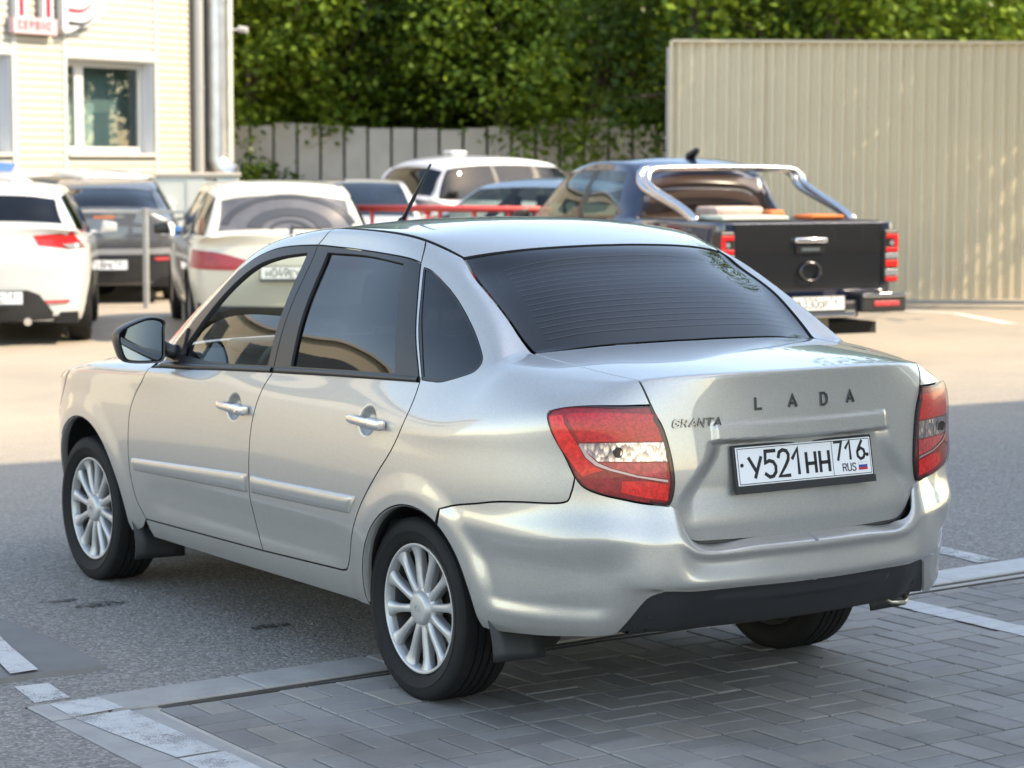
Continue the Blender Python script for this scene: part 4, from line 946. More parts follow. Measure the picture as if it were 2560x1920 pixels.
def make_doors():
    out = {}
    fr = lambda *cs: [p for c in cs for p in c]
    R = lambda c: c[::-1]
    GLASS_F = C(sd3([(1.70, .955), (1.63, 1.03), (1.545, 1.125), (1.44, 1.225), (1.335, 1.29), (1.20, 1.325), (1.06, 1.342), (1.005, 1.347)])) + C(sd3([(1.005, 1.347), (.99, 1.22), (.962, .972)])) + C(sd3([(.962, .972), (1.3, .957), (1.70, .955)]))
    GLASS_R = C(sd3([(.870, 1.353), (.62, 1.352), (.355, 1.335)])) + C(sd3([(.355, 1.335), (.28, 1.22), (.145, 1.008)])) + C(sd3([(.145, 1.008), (.45, .997), (.803, .981)])) + C(sd3([(.803, .981), (.838, 1.16), (.870, 1.353)]))
    # the driver's pane stands partly lowered
    LOW = C(sd3([(1.66, .965), (1.60, 1.035), (1.50, 1.085), (1.36, 1.118), (1.18, 1.135), (.978, 1.140)])) + C(sd3([(.978, 1.140), (.955, .955)])) + C(sd3([(.955, .955), (1.3, .94), (1.66, .945)]))
    for side in (0, 1):
        pass
    def both(name, *a, **k):
        return panel(name, S, *a, mirror=True, **k)
    doors = [bpy.data.objects.new(n, None) for n in ('front_door', 'front_door', 'rear_door', 'rear_door')]
    for d in doors: d.empty_display_size = .1; link(d, granta)
    def put(pair, i):
        for o, d in zip(pair, doors[i:i+2]): o.parent = d
    put(both('door_skin', fr(BELT_F, BS, R(DBF), R(FD)), DX, M_SILVER, step=.014, disp=side_disp, refine=[(Vector((-.84, CUPS[0][0], CUPS[0][1])), .085, .0045)]), 0)
    put(both('window_frame', fr(TOP_F, SPL_T, R(IN_F)), DT, M_SILVER, step=.015), 0)
    put(both('window_surround', fr(IN_F, SPLIT, R(BELT_F)), DX, M_BLACKTRIM, holes=[GLASS_F], step=.03, depth=.001, flange=.02), 0)
    g = both('window_pane', LOW, DX, M_CLEAR, step=.03, gap=0, depth=-.012, flange=.0); put(g, 0)
    put(both('door_skin', fr(BELT_R, RDR, RDC, R(DBR), R(BS)), DX, M_SILVER, step=.014, disp=side_disp, refine=[(Vector((-.84, CUPS[1][0], CUPS[1][1])), .085, .0045)]), 2)
    put(both('window_frame', fr(TOP_R, RREAR_T, R(IN_R), R(SPL_T)), DT, M_SILVER, step=.015), 2)
    put(both('window_surround', fr(IN_R, RREAR, R(BELT_R), R(SPLIT)), DX, M_BLACKTRIM, holes=[GLASS_R], step=.03, depth=.001, flange=.016), 2)
    put(both('window_pane', GLASS_R, DX, M_TINT, step=.03, gap=-.004, depth=-.010, flange=.0), 2)
    # belt strips, mouldings, handles
    for i, cur in ((0, [(1.80, .907), (1.5, .922), (1.2, .939), (.925, .953)]), (2, [(.900, .955), (.6, .970), (.3, .983), (.008, .994)])):
        c = [S.side(y, z) for y, z in crom(cur, .03)]; m = [S.near(p)[1] for p in c]; 
        vs = []; fs = []
        prof = [(-.006, 0.0), (-.004, .007), (.004, .009), (.012, .006), (.014, 0.0)]
        for p, n in zip(c, m):
            t = Vector((0, 0, 1)); t = (t-n*t.dot(n)).normalized()
            for a, h in prof: vs.append(p+t*a+n*h)
        k = len(prof)
        for j in range(len(c)-1):
            for q in range(k-1): fs.append((j*k+q, (j+1)*k+q, (j+1)*k+q+1, j*k+q+1))
        for mm in (0, 1):
            v2 = vs if mm == 0 else [Vector((-p.x, p.y, p.z)) for p in vs]
            mesh_obj('belt_strip', v2, fs if mm == 0 else [f[::-1] for f in fs], M_BLACKTRIM, doors[i+mm], smooth=True)
    for i, (y0, y1, z0a, z0b, z1a, z1b, cut) in ((0, (1.978, 1.022, .498, .527, .546, .594, 0)), (2, (.998, .275, .530, .545, .592, .607, .045))):
        # side mouldings: ribs with a flat face and bevelled edges
        n = 44; vs = []; fs = []
        prof = [(0, .0), (.03, .005), (.12, .0075), (.55, .0100), (.80, .0095), (.94, .006), (1, .0)]
        for a in range(n+1):
            t = a/n; yt = y0+(y1-y0)*t; ea = sm(t, 0, .03)*(1-sm(t, .965, 1.0))
            for (b, h) in prof:
                y = yt + (cut*(1-b) * sm(t, .6, 1)) + (-.012*(1-b)*(1-sm(t, 0, .3)) if i == 0 else 0)
                zz = (z0a+(z0b-z0a)*t)*(1-b) + (z1a+(z1b-z1a)*t)*b
                p = S.side(y, zz); nn = S.near(p)[1]; vs.append(p+nn*(h*(.25+.75*ea) - .001 + side_disp(p)))
        k = len(prof)
        for a in range(n):
            for q in range(k-1): fs.append((a*k+q, (a+1)*k+q, (a+1)*k+q+1, a*k+q+1))
        for a in (0, n): fs.append(tuple(a*k+q for q in (range(k) if a else range(k-1, -1, -1))))
        for mm in (0, 1):
            v2 = vs if mm == 0 else [Vector((-p.x, p.y, p.z)) for p in vs]
            o = mesh_obj('side_moulding', v2, fs if mm == 0 else [f[::-1] for f in fs], M_SILVER, doors[i+mm], smooth=True)
            o.data.polygons[-1].use_smooth = False; o.data.polygons[-2].use_smooth = False
    for i, (y, z) in ((0, CUPS[0]), (2, CUPS[1])):
        x = S.side(y, z).x
        for mm in (0, 1):
            sx = 1 if mm == 0 else -1
            def hb(pts, rads, nm, mat, par, flat=.55):
                vs = []; fs = []; n = 12
                for (py, pz, px), (ry, rz) in zip(pts, rads):
                    for k in range(n):
                        a = 2*pi*k/n; ca, sa = cos(a), sin(a)
                        ca = math.copysign(abs(ca)**.6, ca); sa = math.copysign(abs(sa)**.6, sa)
                        vs.append(Vector((sx*(px - ry*ca), py, pz + rz*sa)))
                m = len(pts)
                for a in range(m-1):
                    for k in range(n): fs.append((a*n+k, a*n+(k+1) % n, (a+1)*n+(k+1) % n, (a+1)*n+k))
                fs += [tuple(range(n))[::-1], tuple((m-1)*n+k for k in range(n))]
                b = MB().add(vs, fs); return b.build(nm, mat, par, smooth=True, sharp=.9)
            o = hb([(y+.098, z+.002, x-.010), (y+.094, z+.002, x-.017), (y+.06, z+.001, x-.024), (y, z, x-.029), (y-.035, z-.001, x-.029), (y-.046, z-.001, x-.028)],
                   [(.004, .009), (.007, .0125), (.008, .0135), (.008, .0145), (.008, .0155), (.008, .0155)], 'door_handle', M_HANDLE, doors[i+mm])
            hb([(y-.048, z-.001, x-.008), (y-.050, z-.001, x-.029), (y-.085, z-.002, x-.027), (y-.112, z-.003, x-.022), (y-.118, z-.003, x-.010)],
               [(.006, .017), (.008, .0175), (.008, .0175), (.008, .0165), (.004, .013)], 'handle_cap', M_HANDLE, o)
            if i == 0: MB().lathe([(sx*(x-.0375), 0.0), (sx*(x-.0375), .008), (sx*(x-.034), .009)], 'X', 16, (0, y-.078, z-.002), False).build('lock_cylinder', M_CHROME, o)
    return doors
DOORS = make_doors()

# --- body side: sill, quarter panel, C pillar in one pressing
def arc(c, a0, a1, n=40): return [(c[0]+c[2]*cos(radians(a0+(a1-a0)*i/n)), c[1]+c[2]*sin(radians(a0+(a1-a0)*i/n))) for i in range(n+1)]
RG_L = C(nr3([(.524, .146, 1.362), (.545, .040, 1.307), (.556, -.045, 1.258), (.560, -.099, 1.222), (.561, -.169, 1.163), (.562, -.233, 1.120), (.561, -.294, 1.093)]))
LID_L = C(tp3([(.561, -.294), (.566, -.40), (.566, -.53), (.557, -.67), (.54, -.785)]) + nr3([(.537, -.800, 1.048)]))
LID_B = C(nr3([(.537, -.800, 1.048)]) + bk3([(.532, 1.015), (.522, .981)]), .008)
LAMP_TOP = C(nr3([(.522, -.84, .980), (.60, -.80, .977), (.671, -.75, .972), (.722, -.695, .963), (.742, -.668, .957)]))
LAMP_OUT = C(nr3([(.742, -.668, .957), (.754, -.665, .944), (.768, -.69, .905), (.765, -.715, .868), (.755, -.73, .843), (.738, -.745, .805), (.725, -.753, .777)]))
LAMP_BOT = C(nr3([(.725, -.753, .777), (.700, -.768, .748), (.655, -.79, .728), (.60, -.825, .713), (.55, -.845, .702), (.482, -.874, .690)]))
LAMP_IN = C(bk3([(.522, .981), (.512, .955), (.489, .908), (.470, .829), (.463, .760), (.470, .71), (.482, .690)]))
SEAM = C(nr3([(.725, -.753, .777), (.742, -.752, .730), (.760, -.735, .703), (.80, -.60, .694), (.825, -.50, .684), (.838, -.413, .669), (.842, -.30, .650), (.842, -.225, .630)])) 
ARCH_R = [S.side(y, z) for y, z in arc(AR, 116, 0, 60)]
a_end = sd3([(.276, .285)])
def body_side():
    sill_r = C(sd3([(.276, .285), (.268, .262), (.262, .252)]), .008)
    sill_b = C(sd3([(.262, .252), (.7, .250), (1.3, .246), (1.90, .244)]), .02)
    sill_f = C(sd3([(1.90, .244), (1.92, .30), (1.92, .315)]), .01)
    seam_arch = C([SEAM[-1], ARCH_R[0]], .01)
    DITCH = C(nr3([(.548, .33, 1.406), (.538, .24, 1.388), (.524, .146, 1.362)]))
    R = lambda c: c[::-1]
    outer = DBF + DBR + R(RDC) + R(RDR) + R(RREAR) + R(RREAR_T) + DITCH + RG_L + LID_L + LID_B + LAMP_TOP + LAMP_OUT + SEAM + seam_arch + ARCH_R + sill_r + sill_b + sill_f
    Q = C(sd3([(.240, 1.330), (.189, 1.318), (.084, 1.276), (-.013, 1.228), (-.119, 1.166), (-.199, 1.112), (-.246, 1.074), (-.250, 1.050), (-.225, 1.032), (-.12, 1.002), (-.060, .998), (-.010, .9985)])) + C(sd3([(-.010, .9985), (.115, 1.155), (.195, 1.268), (.240, 1.330)]))
    a, b = panel('body_side', S, outer, (.80, .36, -.48), M_SILVER, granta, holes=[Q], step=.011, disp=side_disp, mirror=True)
    Qi = [Vector(p) for p in Q]
    c2 = [p for p in Q]; ctr = sum((Vector(p) for p in c2), Vector())/len(c2)
    inner = [S.near(Vector(p)+(ctr-Vector(p)).normalized()*.010)[0] for p in Q]
    q1 = panel('quarter_window_seal', S, Q, DX, M_BLACKTRIM, None, holes=[inner], step=.03, gap=0, depth=-.001, mirror=True)
    q2 = panel('quarter_window', S, inner, DX, M_TINT, None, step=.03, gap=-.003, depth=-.004, flange=0, mirror=True)
    for o, s, g in zip((a, b), q1, q2): s.parent = o; g.parent = o
    return a, b
BODY = body_side()

# --- roof, windscreen, rear glass, bonnet, boot lid
mirx = lambda c: [Vector((-p.x, p.y, p.z)) for p in c]
def symloop(left): return left + mirx(left)[::-1]
ROOF_L = C(tp3([(0, 1.285), (.25, 1.275), (.42, 1.25), (.535, 1.225)])) + C(nr3([(.553, 1.215, 1.402), (.560, 1.03, 1.425), (.556, .90, 1.431), (.552, .61, 1.427), (.542, .33, 1.408), (.533, .24, 1.391), (.520, .152, 1.365)])) + C(tp3([(.516, .150), (.36, .098), (.18, .068), (0, .060)]))
panel('roof_panel', S, symloop(ROOF_L), (0, -.15, -1), M_SILVER, granta, step=.018, gap=.003)
def rear_glass():
    left = C(tp3([(0, .052), (.18, .060), (.36, .090), (.517, .140)])) + C(nr3([(.518, .134, 1.356), (.538, .030, 1.300), (.549, -.050, 1.252), (.553, -.105, 1.217), (.553, -.172, 1.160), (.552, -.235, 1.118), (.548, -.286, 1.096)])) + C(tp3([(.545, -.300), (.42, -.332), (.21, -.362), (0, -.372)]))
    loop = symloop(left)
    o = panel('rear_glass', S, loop, (0, .55, -.83), M_TINT, granta, step=.025, gap=.001, depth=-.003, flange=.004)
    # printed black border and heater lines lie on the inside of the glass
    inner = C(tp3([(0, .012), (.20, .018), (.38, .042), (.455, .060)])) + C(nr3([(.468, .045, 1.318), (.492, -.06, 1.25), (.505, -.16, 1.175), (.506, -.225, 1.130), (.495, -.258, 1.113)])) + C(tp3([(.47, -.272), (.30, -.315), (.15, -.330), (0, -.334)]))
    panel('glass_border', S, loop, (0, .55, -.83), M_BLACKTRIM, o, holes=[symloop(inner)], step=.04, gap=.004, depth=-.007, flange=0)
    hm = simple('heater_line', (.045, .05, .06), .12); mb = MB()
    for k in range(15):
        t = (k+.7)/15.2; y = .010+(-.335-.010)*t
        w = .44+.055*t
        pts = []
        for a in range(25):
            x = -w + 2*w*a/24; p = S.topp(x, y - .0 + .055*(abs(x)/.5)**2); n = S.near(p)[1]; pts.append(p-n*.0006)
        vs = []; 
        for p in pts: vs += [p+Vector((0, .0005, .0005)), p-Vector((0, .0005, .0005))]
        mb.add(vs, [(2*a, 2*a+2, 2*a+3, 2*a+1) for a in range(24)])
    mb.build('heater_lines', hm, o)
rear_glass()
WS_L = C(tp3([(0, 1.295), (.25, 1.285), (.42, 1.26), (.525, 1.235)])) + C(nr3([(.545, 1.235, 1.395), (.590, 1.43, 1.333), (.642, 1.63, 1.20), (.690, 1.81, 1.065), (.722, 1.955, .95)])) + C(nr3([(.715, 1.985, .935), (.64, 2.08, .942), (.48, 2.20, .955), (.25, 2.275, .962), (0, 2.295, .964)]))
panel('windscreen', S, symloop(WS_L), (0, -.6, -.8), M_CLEAR, granta, step=.05, gap=.002, depth=-.003, flange=.004)
APIL = C(nr3([(.552, 1.235, 1.395), (.597, 1.43, 1.333), (.648, 1.63, 1.20), (.696, 1.81, 1.065), (.728, 1.955, .95), (.755, 1.93, .915)])) + TOP_F[::-1][-0:] 
ap_out = [p for p in TOP_F if p.y > 1.20][::1]
panel('windscreen_pillar', S, C(nr3([(.548, 1.225, 1.397), (.594, 1.43, 1.335), (.646, 1.63, 1.202), (.694, 1.81, 1.067), (.726, 1.955, .952)])) + C([S.near((-.726, 1.955, .952))[0], S.near((-.768, 1.88, .905))[0]]) + ap_out, (.7, -.45, -.55), M_SILVER, granta, step=.012, mirror=True)
def bonnet():
    left = C(nr3([(0, 2.31, .960), (.25, 2.29, .958), (.48, 2.215, .951), (.64, 2.10, .938), (.735, 1.985, .922)])) + C(nr3([(.745, 2.0, .918), (.752, 2.14, .905), (.742, 2.33, .892), (.715, 2.55, .872), (.665, 2.75, .835), (.60, 2.90, .800)])) + C(nr3([(.59, 2.92, .795), (.50, 3.0, .780), (.30, 3.06, .775), (0, 3.08, .775)]))
    panel('bonnet', S, symloop(left), (0, -.1, -1), M_SILVER, granta, step=.03, gap=.002, edge=None)
bonnet()
def front_end():
    hl = C(nr3([(.60, 2.905, .795), (.665, 2.755, .832), (.715, 2.62, .858)])) + C(nr3([(.718, 2.61, .856), (.768, 2.66, .80), (.795, 2.74, .72), (.785, 2.80, .665)])) + C(nr3([(.78, 2.81, .66), (.70, 2.99, .64), (.58, 3.11, .655)])) + C(nr3([(.57, 3.115, .66), (.56, 3.06, .73), (.59, 2.93, .792)]))
    for o in panel('headlight', S, hl, (.65, -.72, -.2), simple('headlight_lens', (.30, .31, .33), .12, metal=.6, coat=1.0, var=.5, vscale=25), granta, step=.02, mirror=True, gap=.003, edge=None): pass
    fender = C(nr3([(.768, 1.885, .903), (.757, 2.0, .916), (.757, 2.14, .903), (.747, 2.33, .890), (.720, 2.55, .869)])) + C(nr3([(.722, 2.605, .856), (.772, 2.655, .80), (.80, 2.735, .72), (.79, 2.80, .66)])) + C(sd3([(2.80, .655), (2.74, .60), (2.72, .56)])) + [S.side(y, z) for y, z in arc(AF, 47, 180, 60)] + C(sd3([(2.083, .285), (2.075, .25)]), .01) + C(sd3([(2.075, .25), (1.98, .27), (1.922, .312)])) + FD[::-1]
    panel('front_wing', S, fender, (.85, -.1, -.4), M_SILVER, granta, step=.016, disp=flare, mirror=True)
    bl = C(nr3([(0, 3.22, .66), (.30, 3.20, .66), (.57, 3.12, .655), (.70, 2.99, .638), (.785, 2.81, .655)])) + C(sd3([(2.79, .65), (2.735, .60), (2.715, .555)]), .01) + [S.side(y, z) for y, z in arc(AF, 46, 2, 30)] + C(nr3([(.79, 2.82, .25), (.66, 3.0, .22), (.50, 3.12, .21), (.3, 3.2, .21), (0, 3.22, .21)]))
    panel('front_bumper', S, symloop(bl), (0, -1, 0), M_SILVER, granta, step=.03)
    gl = C(nr3([(0, 3.10, .755), (.3, 3.08, .755), (.50, 3.01, .765), (.565, 2.95, .775)])) + C(nr3([(.565, 3.0, .74), (.565, 3.11, .665)])) + C(nr3([(.56, 3.125, .66), (.30, 3.205, .665), (0, 3.225, .665)]))
    panel('grille', S, symloop(gl), (0, -1, -.2), M_BLACKMATT, granta, step=.03, depth=-.004, flange=0)
front_end()

def lid_disp(p):
    """number-plate recess and raised garnish strip on the boot lid"""
    if p.y > -.80 or p.z > 1.045: return 0.0
    ax = abs(p.x); o = 0.0
    half = .315 + .10*sm(.86-p.z, 0, .18)          # the recess widens downwards
    r = (1-sm(ax, half-.02, half+.045)) * (1-sm(p.z, .860, .873)) * sm(p.z, .62, .74)
    o -= .025*r
    g = (1-sm(ax, .322, .338)) * sm(p.z, .860, .873)*(1-sm(p.z, .908, .926))
    o += .008*g
    return o
def boot():
    left = C(tp3([(0, -.384), (.21, -.374), (.42, -.344), (.54, -.312)])) + LID_L[1:] + LID_B + LAMP_IN + C(bk3([(.482, .690), (.462, .652), (.432, .608), (.412, .590)]), .008) + C(bk3([(.412, .590), (.385, .580), (.30, .578), (0, .575)]), .012)
    o = panel('boot_lid', S, symloop(left), (0, .72, -.69), M_SILVER, granta, step=.008, gap=.003, flange=.05, disp=lid_disp, edge=None, refine=[(Vector((-.365, -.92, .852)), Vector((.365, -.92, .934)), .004)])
    return o
LID = boot()

def boot_channel():
    # channel behind the boot lid shut line; its dark grey puts in gap shade
    L = C(bk3([(.489, .908), (.470, .829), (.463, .760), (.470, .71), (.482, .690), (.462, .652), (.432, .608), (.412, .590), (.385, .580), (.30, .578), (0, .575)]), .012)
    out = symloop(L); ctr = Vector((0, -.9, .76)); V = []; F = []
    for p in out:
        v = Vector((p.x, 0, p.z-ctr.z)).normalized()
        for k, dy in ((-.015, .016), (.012, .014), (.035, .030)): V.append(Vector((p.x+v.x*k, p.y+dy, p.z+v.z*k)))
    n = len(out)
    for i in range(n-1):
        for j in range(2): F.append((i*3+j, (i+1)*3+j, (i+1)*3+j+1, i*3+j+1))
    mesh_obj('boot_channel', V, F, simple('channel_gap_shade', (.10, .10, .10), .6), granta, smooth=True)
boot_channel()
# --- rear bumper: its own lofted surface
def bicubic(net, nu, nv):
    """dense grid through a net of points (rows of columns), Catmull-Rom both ways"""
    A = [crom_n([net[r][c] for r in range(len(net))], nv) for c in range(len(net[0]))]
    return [crom_n([A[c][k] for c in range(len(A))], nu) for k in range(len(A[0]))]
def crom_n(P, per):
    P = [np.array(p, float) for p in P]; n = len(P); out = []
    for i in range(n-1):
        p1, p2 = P[i], P[i+1]; p0 = P[i-1] if i > 0 else 2*p1-p2; p3 = P[i+2] if i+2 < n else 2*p2-p1
        for t in np.linspace(0, 1, per, endpoint=False):
            # monotone-ish tension keeps the ridges crisp
            out.append(.5*((2*p1)+(-p0+p2)*t+(2*p0-5*p1+4*p2-p3)*t*t+(-p0+3*p1-3*p2+p3)*t**3))
    out.append(P[-1]); return out
def bumper_surface():
    plan = [(.836, -.12), (.836, -.24), (.836, -.36), (.828, -.50), (.800, -.63), (.748, -.733), (.665, -.812), (.555, -.870), (.475, -.903), (.395, -.928), (.20, -.957), (0, -.968)]
    SIDE = [(.255, -.07), (.290, -.046), (.335, -.020), (.42, -.004), (.50, .001), (.572, .006), (.612, .007), (.650, .002), (.690, .000)]
    CORN = [(.265, -.08), (.305, -.055), (.350, -.028), (.43, -.006), (.50, .002), (.585, .013), (.622, .011), (.690, -.003), (.790, -.011)]
    PREB = [(.285, -.10), (.320, -.074), (.375, -.042), (.442, -.014), (.470, .006), (.565, .007), (.602, .004), (.655, -.012), (.712, -.026)]
    REAR = [(.285, -.13), (.325, -.085), (.385, -.045), (.440, -.014), (.470, .006), (.525, -.010), (.552, .002), (.568, -.010), (.583, -.055)]
    CORN2 = CORN[:7]+[(.680, -.006), (.752, -.014)]
    prof = [SIDE, SIDE, SIDE, SIDE, None, CORN, CORN2, PREB, PREB, REAR, REAR, REAR]
    prof[4] = [((a[0]+b[0])/2, (a[1]+b[1])/2) for a, b in zip(SIDE, CORN)]
    P = [Vector(p) for p in plan]; n = len(P); net = []
    full_p = P + [Vector((-p.x, p.y)) for p in P[-2::-1]]; full_prof = prof + prof[-2::-1]; m = len(full_p)
    cols = []
    for i in range(m):
        t = (full_p[min(i+1, m-1)]-full_p[max(i-1, 0)]).normalized(); nn = Vector((t.y, -t.x))
        if nn.dot(full_p[i]-Vector((0, -.3))) < 0: nn = -nn
        if abs(full_p[i].x) > .8 and full_p[i].y > -.4: nn = Vector((math.copysign(1, full_p[i].x), 0))
        cols.append([(-(full_p[i].x+nn.x*o), full_p[i].y+nn.y*o, z) for z, o in full_prof[i]])
    net = [[cols[c][r] for c in range(m)] for r in range(len(cols[0]))]
    G = bicubic(net, 10, 8); R, Cn = len(G), len(G[0])
    co = np.array([p for row in G for p in row]); fs = [(r*Cn+c, r*Cn+c+1, (r+1)*Cn+c+1, (r+1)*Cn+c) for r in range(R-1) for c in range(Cn-1)]
    s = Surf(co, fs)
    k = np.argmin(np.abs(co[:, 0])+np.abs(co[:, 2]-.5))
    if s.n[k][1] > 0: s.n = -s.n
    return s
SB = bumper_surface()
bnr = lambda pts: [SB.near((-x, y, z))[0] for x, y, z in pts]
bkb = lambda pts: [SB.cast((-x, -4, z), (0, 1, 0))[0] for x, z in pts]
CB = lambda pts, step=.012: [SB.near(p)[0] for p in crom(pts, step)]
def bump_disp(p):
    ax = abs(p.x); o = 0.0
    dd = sqrt((p.y-AR[0])**2+(p.z-AR[1])**2)-AR[2]
    if ax > .70 or p.y > -.6: o += .007*(1-sm(dd, .03, .105))
    xc = .60+.16*(.50-p.z)          # sculpted recess on the corner
    o -= .013*sm(dd, .055, .115)*sm(p.z, .355, .405)*(1-sm(p.z, .50, .60))*sm(ax, xc-.03, xc+.07)
    return o
def rear_bumper():
    f = CB(bnr([(.842, -.225, .630), (.842, -.30, .650), (.838, -.413, .669), (.825, -.50, .684), (.80, -.60, .694), (.760, -.735, .703), (.742, -.752, .730)]))[:]
    seam = [SB.near(p)[0] for p in SEAM[::-1]]
    lb = [SB.near(p)[0] for p in LAMP_BOT]
    edge = CB(bnr([(.475, -.865, .692), (.454, -.87, .654), (.422, -.885, .610), (.400, -.895, .592), (.374, -.885, .583)]), .008)
    top = CB(bnr([(.374, -.885, .583), (.25, -.90, .580), (0, -.913, .579)]))
    archr = [SB.cast((-4, y, z), (1, 0, 0))[0] for y, z in arc(AR, 178, 118, 40)]
    archr = [p for p in archr if p is not None]
    fr = C2 = None
    low = CB([SB.cast((-4, y, z), (1, 0, 0))[0] for y, z in ((-.470, .292), (-.55, .297), (-.63, .302))] + bkb([(.70, .308), (.65, .312), (.599, .317)]), .012)
    dif = CB(bkb([(.599, .317), (.575, .360), (.550, .405), (.533, .428), (.505, .440), (.47, .443), (.25, .443), (0, .443)]), .008)
    first = CB([archr[0], low[0]], .01)
    left = top[::-1] + edge[::-1] + lb[::-1] + seam_from_lamp + [archr[-1]] + archr[::-1] + first + low + dif
    cen = [p for p in crom([dif[-1], SB.cast((0, -4, .466), (0, 1, 0))[0], SB.cast((0, -4, .525), (0, 1, 0))[0], SB.cast((0, -4, .550), (0, 1, 0))[0], top[-1]], .012)][1:-1]
    cen = [Vector((0, p[1], p[2])) for p in cen]
    o = panel('rear_bumper', SB, left+cen, (.60, .76, -.25), M_SILVER, granta, step=.0075, disp=bump_disp, gap=.0026, flange=.045, half=True, edge=None)
    # textured black lower insert
    dl = CB(bkb([(.599, .317), (.45, .320), (.25, .324), (0, .325)]), .012)
    ins = symloop(dif[::-1] + dl)
    def ddis(p): return -.006 + .006*(1-sm(abs(p.x), .33, .345))*sm(p.z, .395, .401)*(1-sm(p.z, .405, .425))
    panel('bumper_insert', SB, ins, (0, 1, -.1), M_BLACKMATT, o, step=.012, gap=.001, disp=ddis, flange=.02)
    # tow-eye and rolled lower edge of the insert
    lip = MB(); pts = [(-.55+1.10*i/24, -.775-.065*(1-(abs(i-12)/12)**2), .312) for i in range(25)]
    for i in range(24):
        a, b = Vector(pts[i]), Vector(pts[i+1]); lip.add([a+Vector((0, -.02, .028)), b+Vector((0, -.02, .028)), b, a, a+Vector((0, .10, 0)), b+Vector((0, .10, 0))], [(0, 1, 2, 3), (3, 2, 5, 4)])
    lip.build('insert_underside', M_BLACKMATT, o)
    return o
seam_from_lamp = [SB.near(p)[0] for p in SEAM]
RB = rear_bumper()

# --- tail lamps
def tail_lamps():
    lamp_loop = LAMP_TOP + LAMP_OUT + LAMP_BOT + LAMP_IN[::-1]
    dl = (.62, .74, -.25)
    zc = lambda pts: C(nr3(pts), .008)
    a, b = panel('tail_lamp', S, lamp_loop, dl, M_RED_DEEP, granta, step=.015, gap=.003, depth=.004, flange=.02, mirror=True)
    def piece(name, pts, mat, dep=.0065, st=.01):
        l = [p for c in pts for p in zc(c)]
        q = panel(name, S, l, dl, mat, None, step=st, gap=.0005, depth=dep, flange=.003, mirror=True)
        q[0].parent = a; q[1].parent = b
    bk = lambda x, z: tuple(abs(c) if k == 0 else c for k, c in enumerate(S.back(-x, z)))
    # fields of the lamp (x, y, z): brake, reversing, reflector, bright edge, side, indicator, lower
    def field(name, pts, mat, dep=.0065, st=.01):
        n = len(pts); piece(name, [[pts[k], pts[(k+1) % n]] for k in range(n)], mat, dep, st)
    field('brake_field', [(.711, -.705, .946), (.632, -.772, .955), (.504, -.828, .951), (.49, -.851, .876), (.607, -.811, .879), (.702, -.747, .879)], M_RED)
    field('reversing_field', [(.704, -.746, .875), (.607, -.811, .876), (.489, -.852, .873), (.484, -.862, .819), (.58, -.829, .821), (.666, -.783, .823), (.685, -.767, .844)], M_REFL, .007)
    field('silver_edge', [(.705, -.745, .872), (.692, -.763, .833), (.671, -.78, .811), (.64, -.803, .797), (.57, -.837, .776), (.483, -.868, .759), (.485, -.866, .767), (.57, -.836, .782), (.638, -.804, .804), (.665, -.783, .819), (.684, -.768, .841), (.698, -.752, .87)], simple('lamp_bezel', (.50, .42, .43), .3, metal=.5), .008, .006)
    field('reflector_field', [(.664, -.784, .82), (.58, -.829, .819), (.486, -.861, .816), (.485, -.866, .769), (.57, -.836, .783), (.636, -.805, .805)], M_RED_PINK)
    field('side_field', [(.738, -.666, .94), (.714, -.7, .945), (.715, -.708, .924), (.706, -.742, .876), (.694, -.762, .832), (.672, -.78, .808), (.655, -.793, .798), (.678, -.778, .79), (.702, -.762, .779), (.714, -.749, .798), (.736, -.701, .867), (.739, -.676, .916)], M_RED_BRIGHT, .006)
    field('indicator_field', [(.701, -.764, .772), (.653, -.794, .795), (.57, -.837, .774), (.483, -.868, .757), (.483, -.87, .704), (.616, -.826, .728), (.677, -.783, .75)], M_RED_DEEP, .006)
    field('lower_field', [(.612, -.823, .768), (.548, -.845, .766), (.484, -.867, .754), (.484, -.87, .707), (.55, -.848, .718), (.618, -.824, .736)], M_RED_BRIGHT, .0075)
    ctr = sum((Vector(p) for p in lamp_loop), Vector())/len(lamp_loop)
    rim = []
    for p in lamp_loop:
        p = Vector(p); w = .015 if (abs(p.x) < .53 and p.z < .95) else .010 if p.z > .95 else .007
        v = ctr-p; rim.append(S.near(p+v.normalized()*w*1.25)[0])
    q = panel('lamp_rim', S, lamp_loop, dl, M_RED_DARK, None, holes=[rim], step=.02, gap=.003, depth=.0075, flange=.002, mirror=True, edge=None)
    q[0].parent = a; q[1].parent = b
    q = panel('lens_cover', S, lamp_loop, dl, glassmat('lamp_lens', (1.0, .93, .93), .4, 1.42), None, step=.015, gap=.004, depth=.0135, flange=.009, mirror=True, edge=None)
    q[0].parent = a; q[1].parent = b
    for o, sx in ((a, -1), (b, 1)):
        p = S.near((-.619, -.812, .849))[0]; n = S.near(p)[1]
        MB().lathe([(0, .0), (0, .0125), (-.004, .015)], 'Y', 20, (sx*(abs(p.x)+.006), p.y-.0095, p.z), False).build('bulb', M_DISC, o)
tail_lamps()

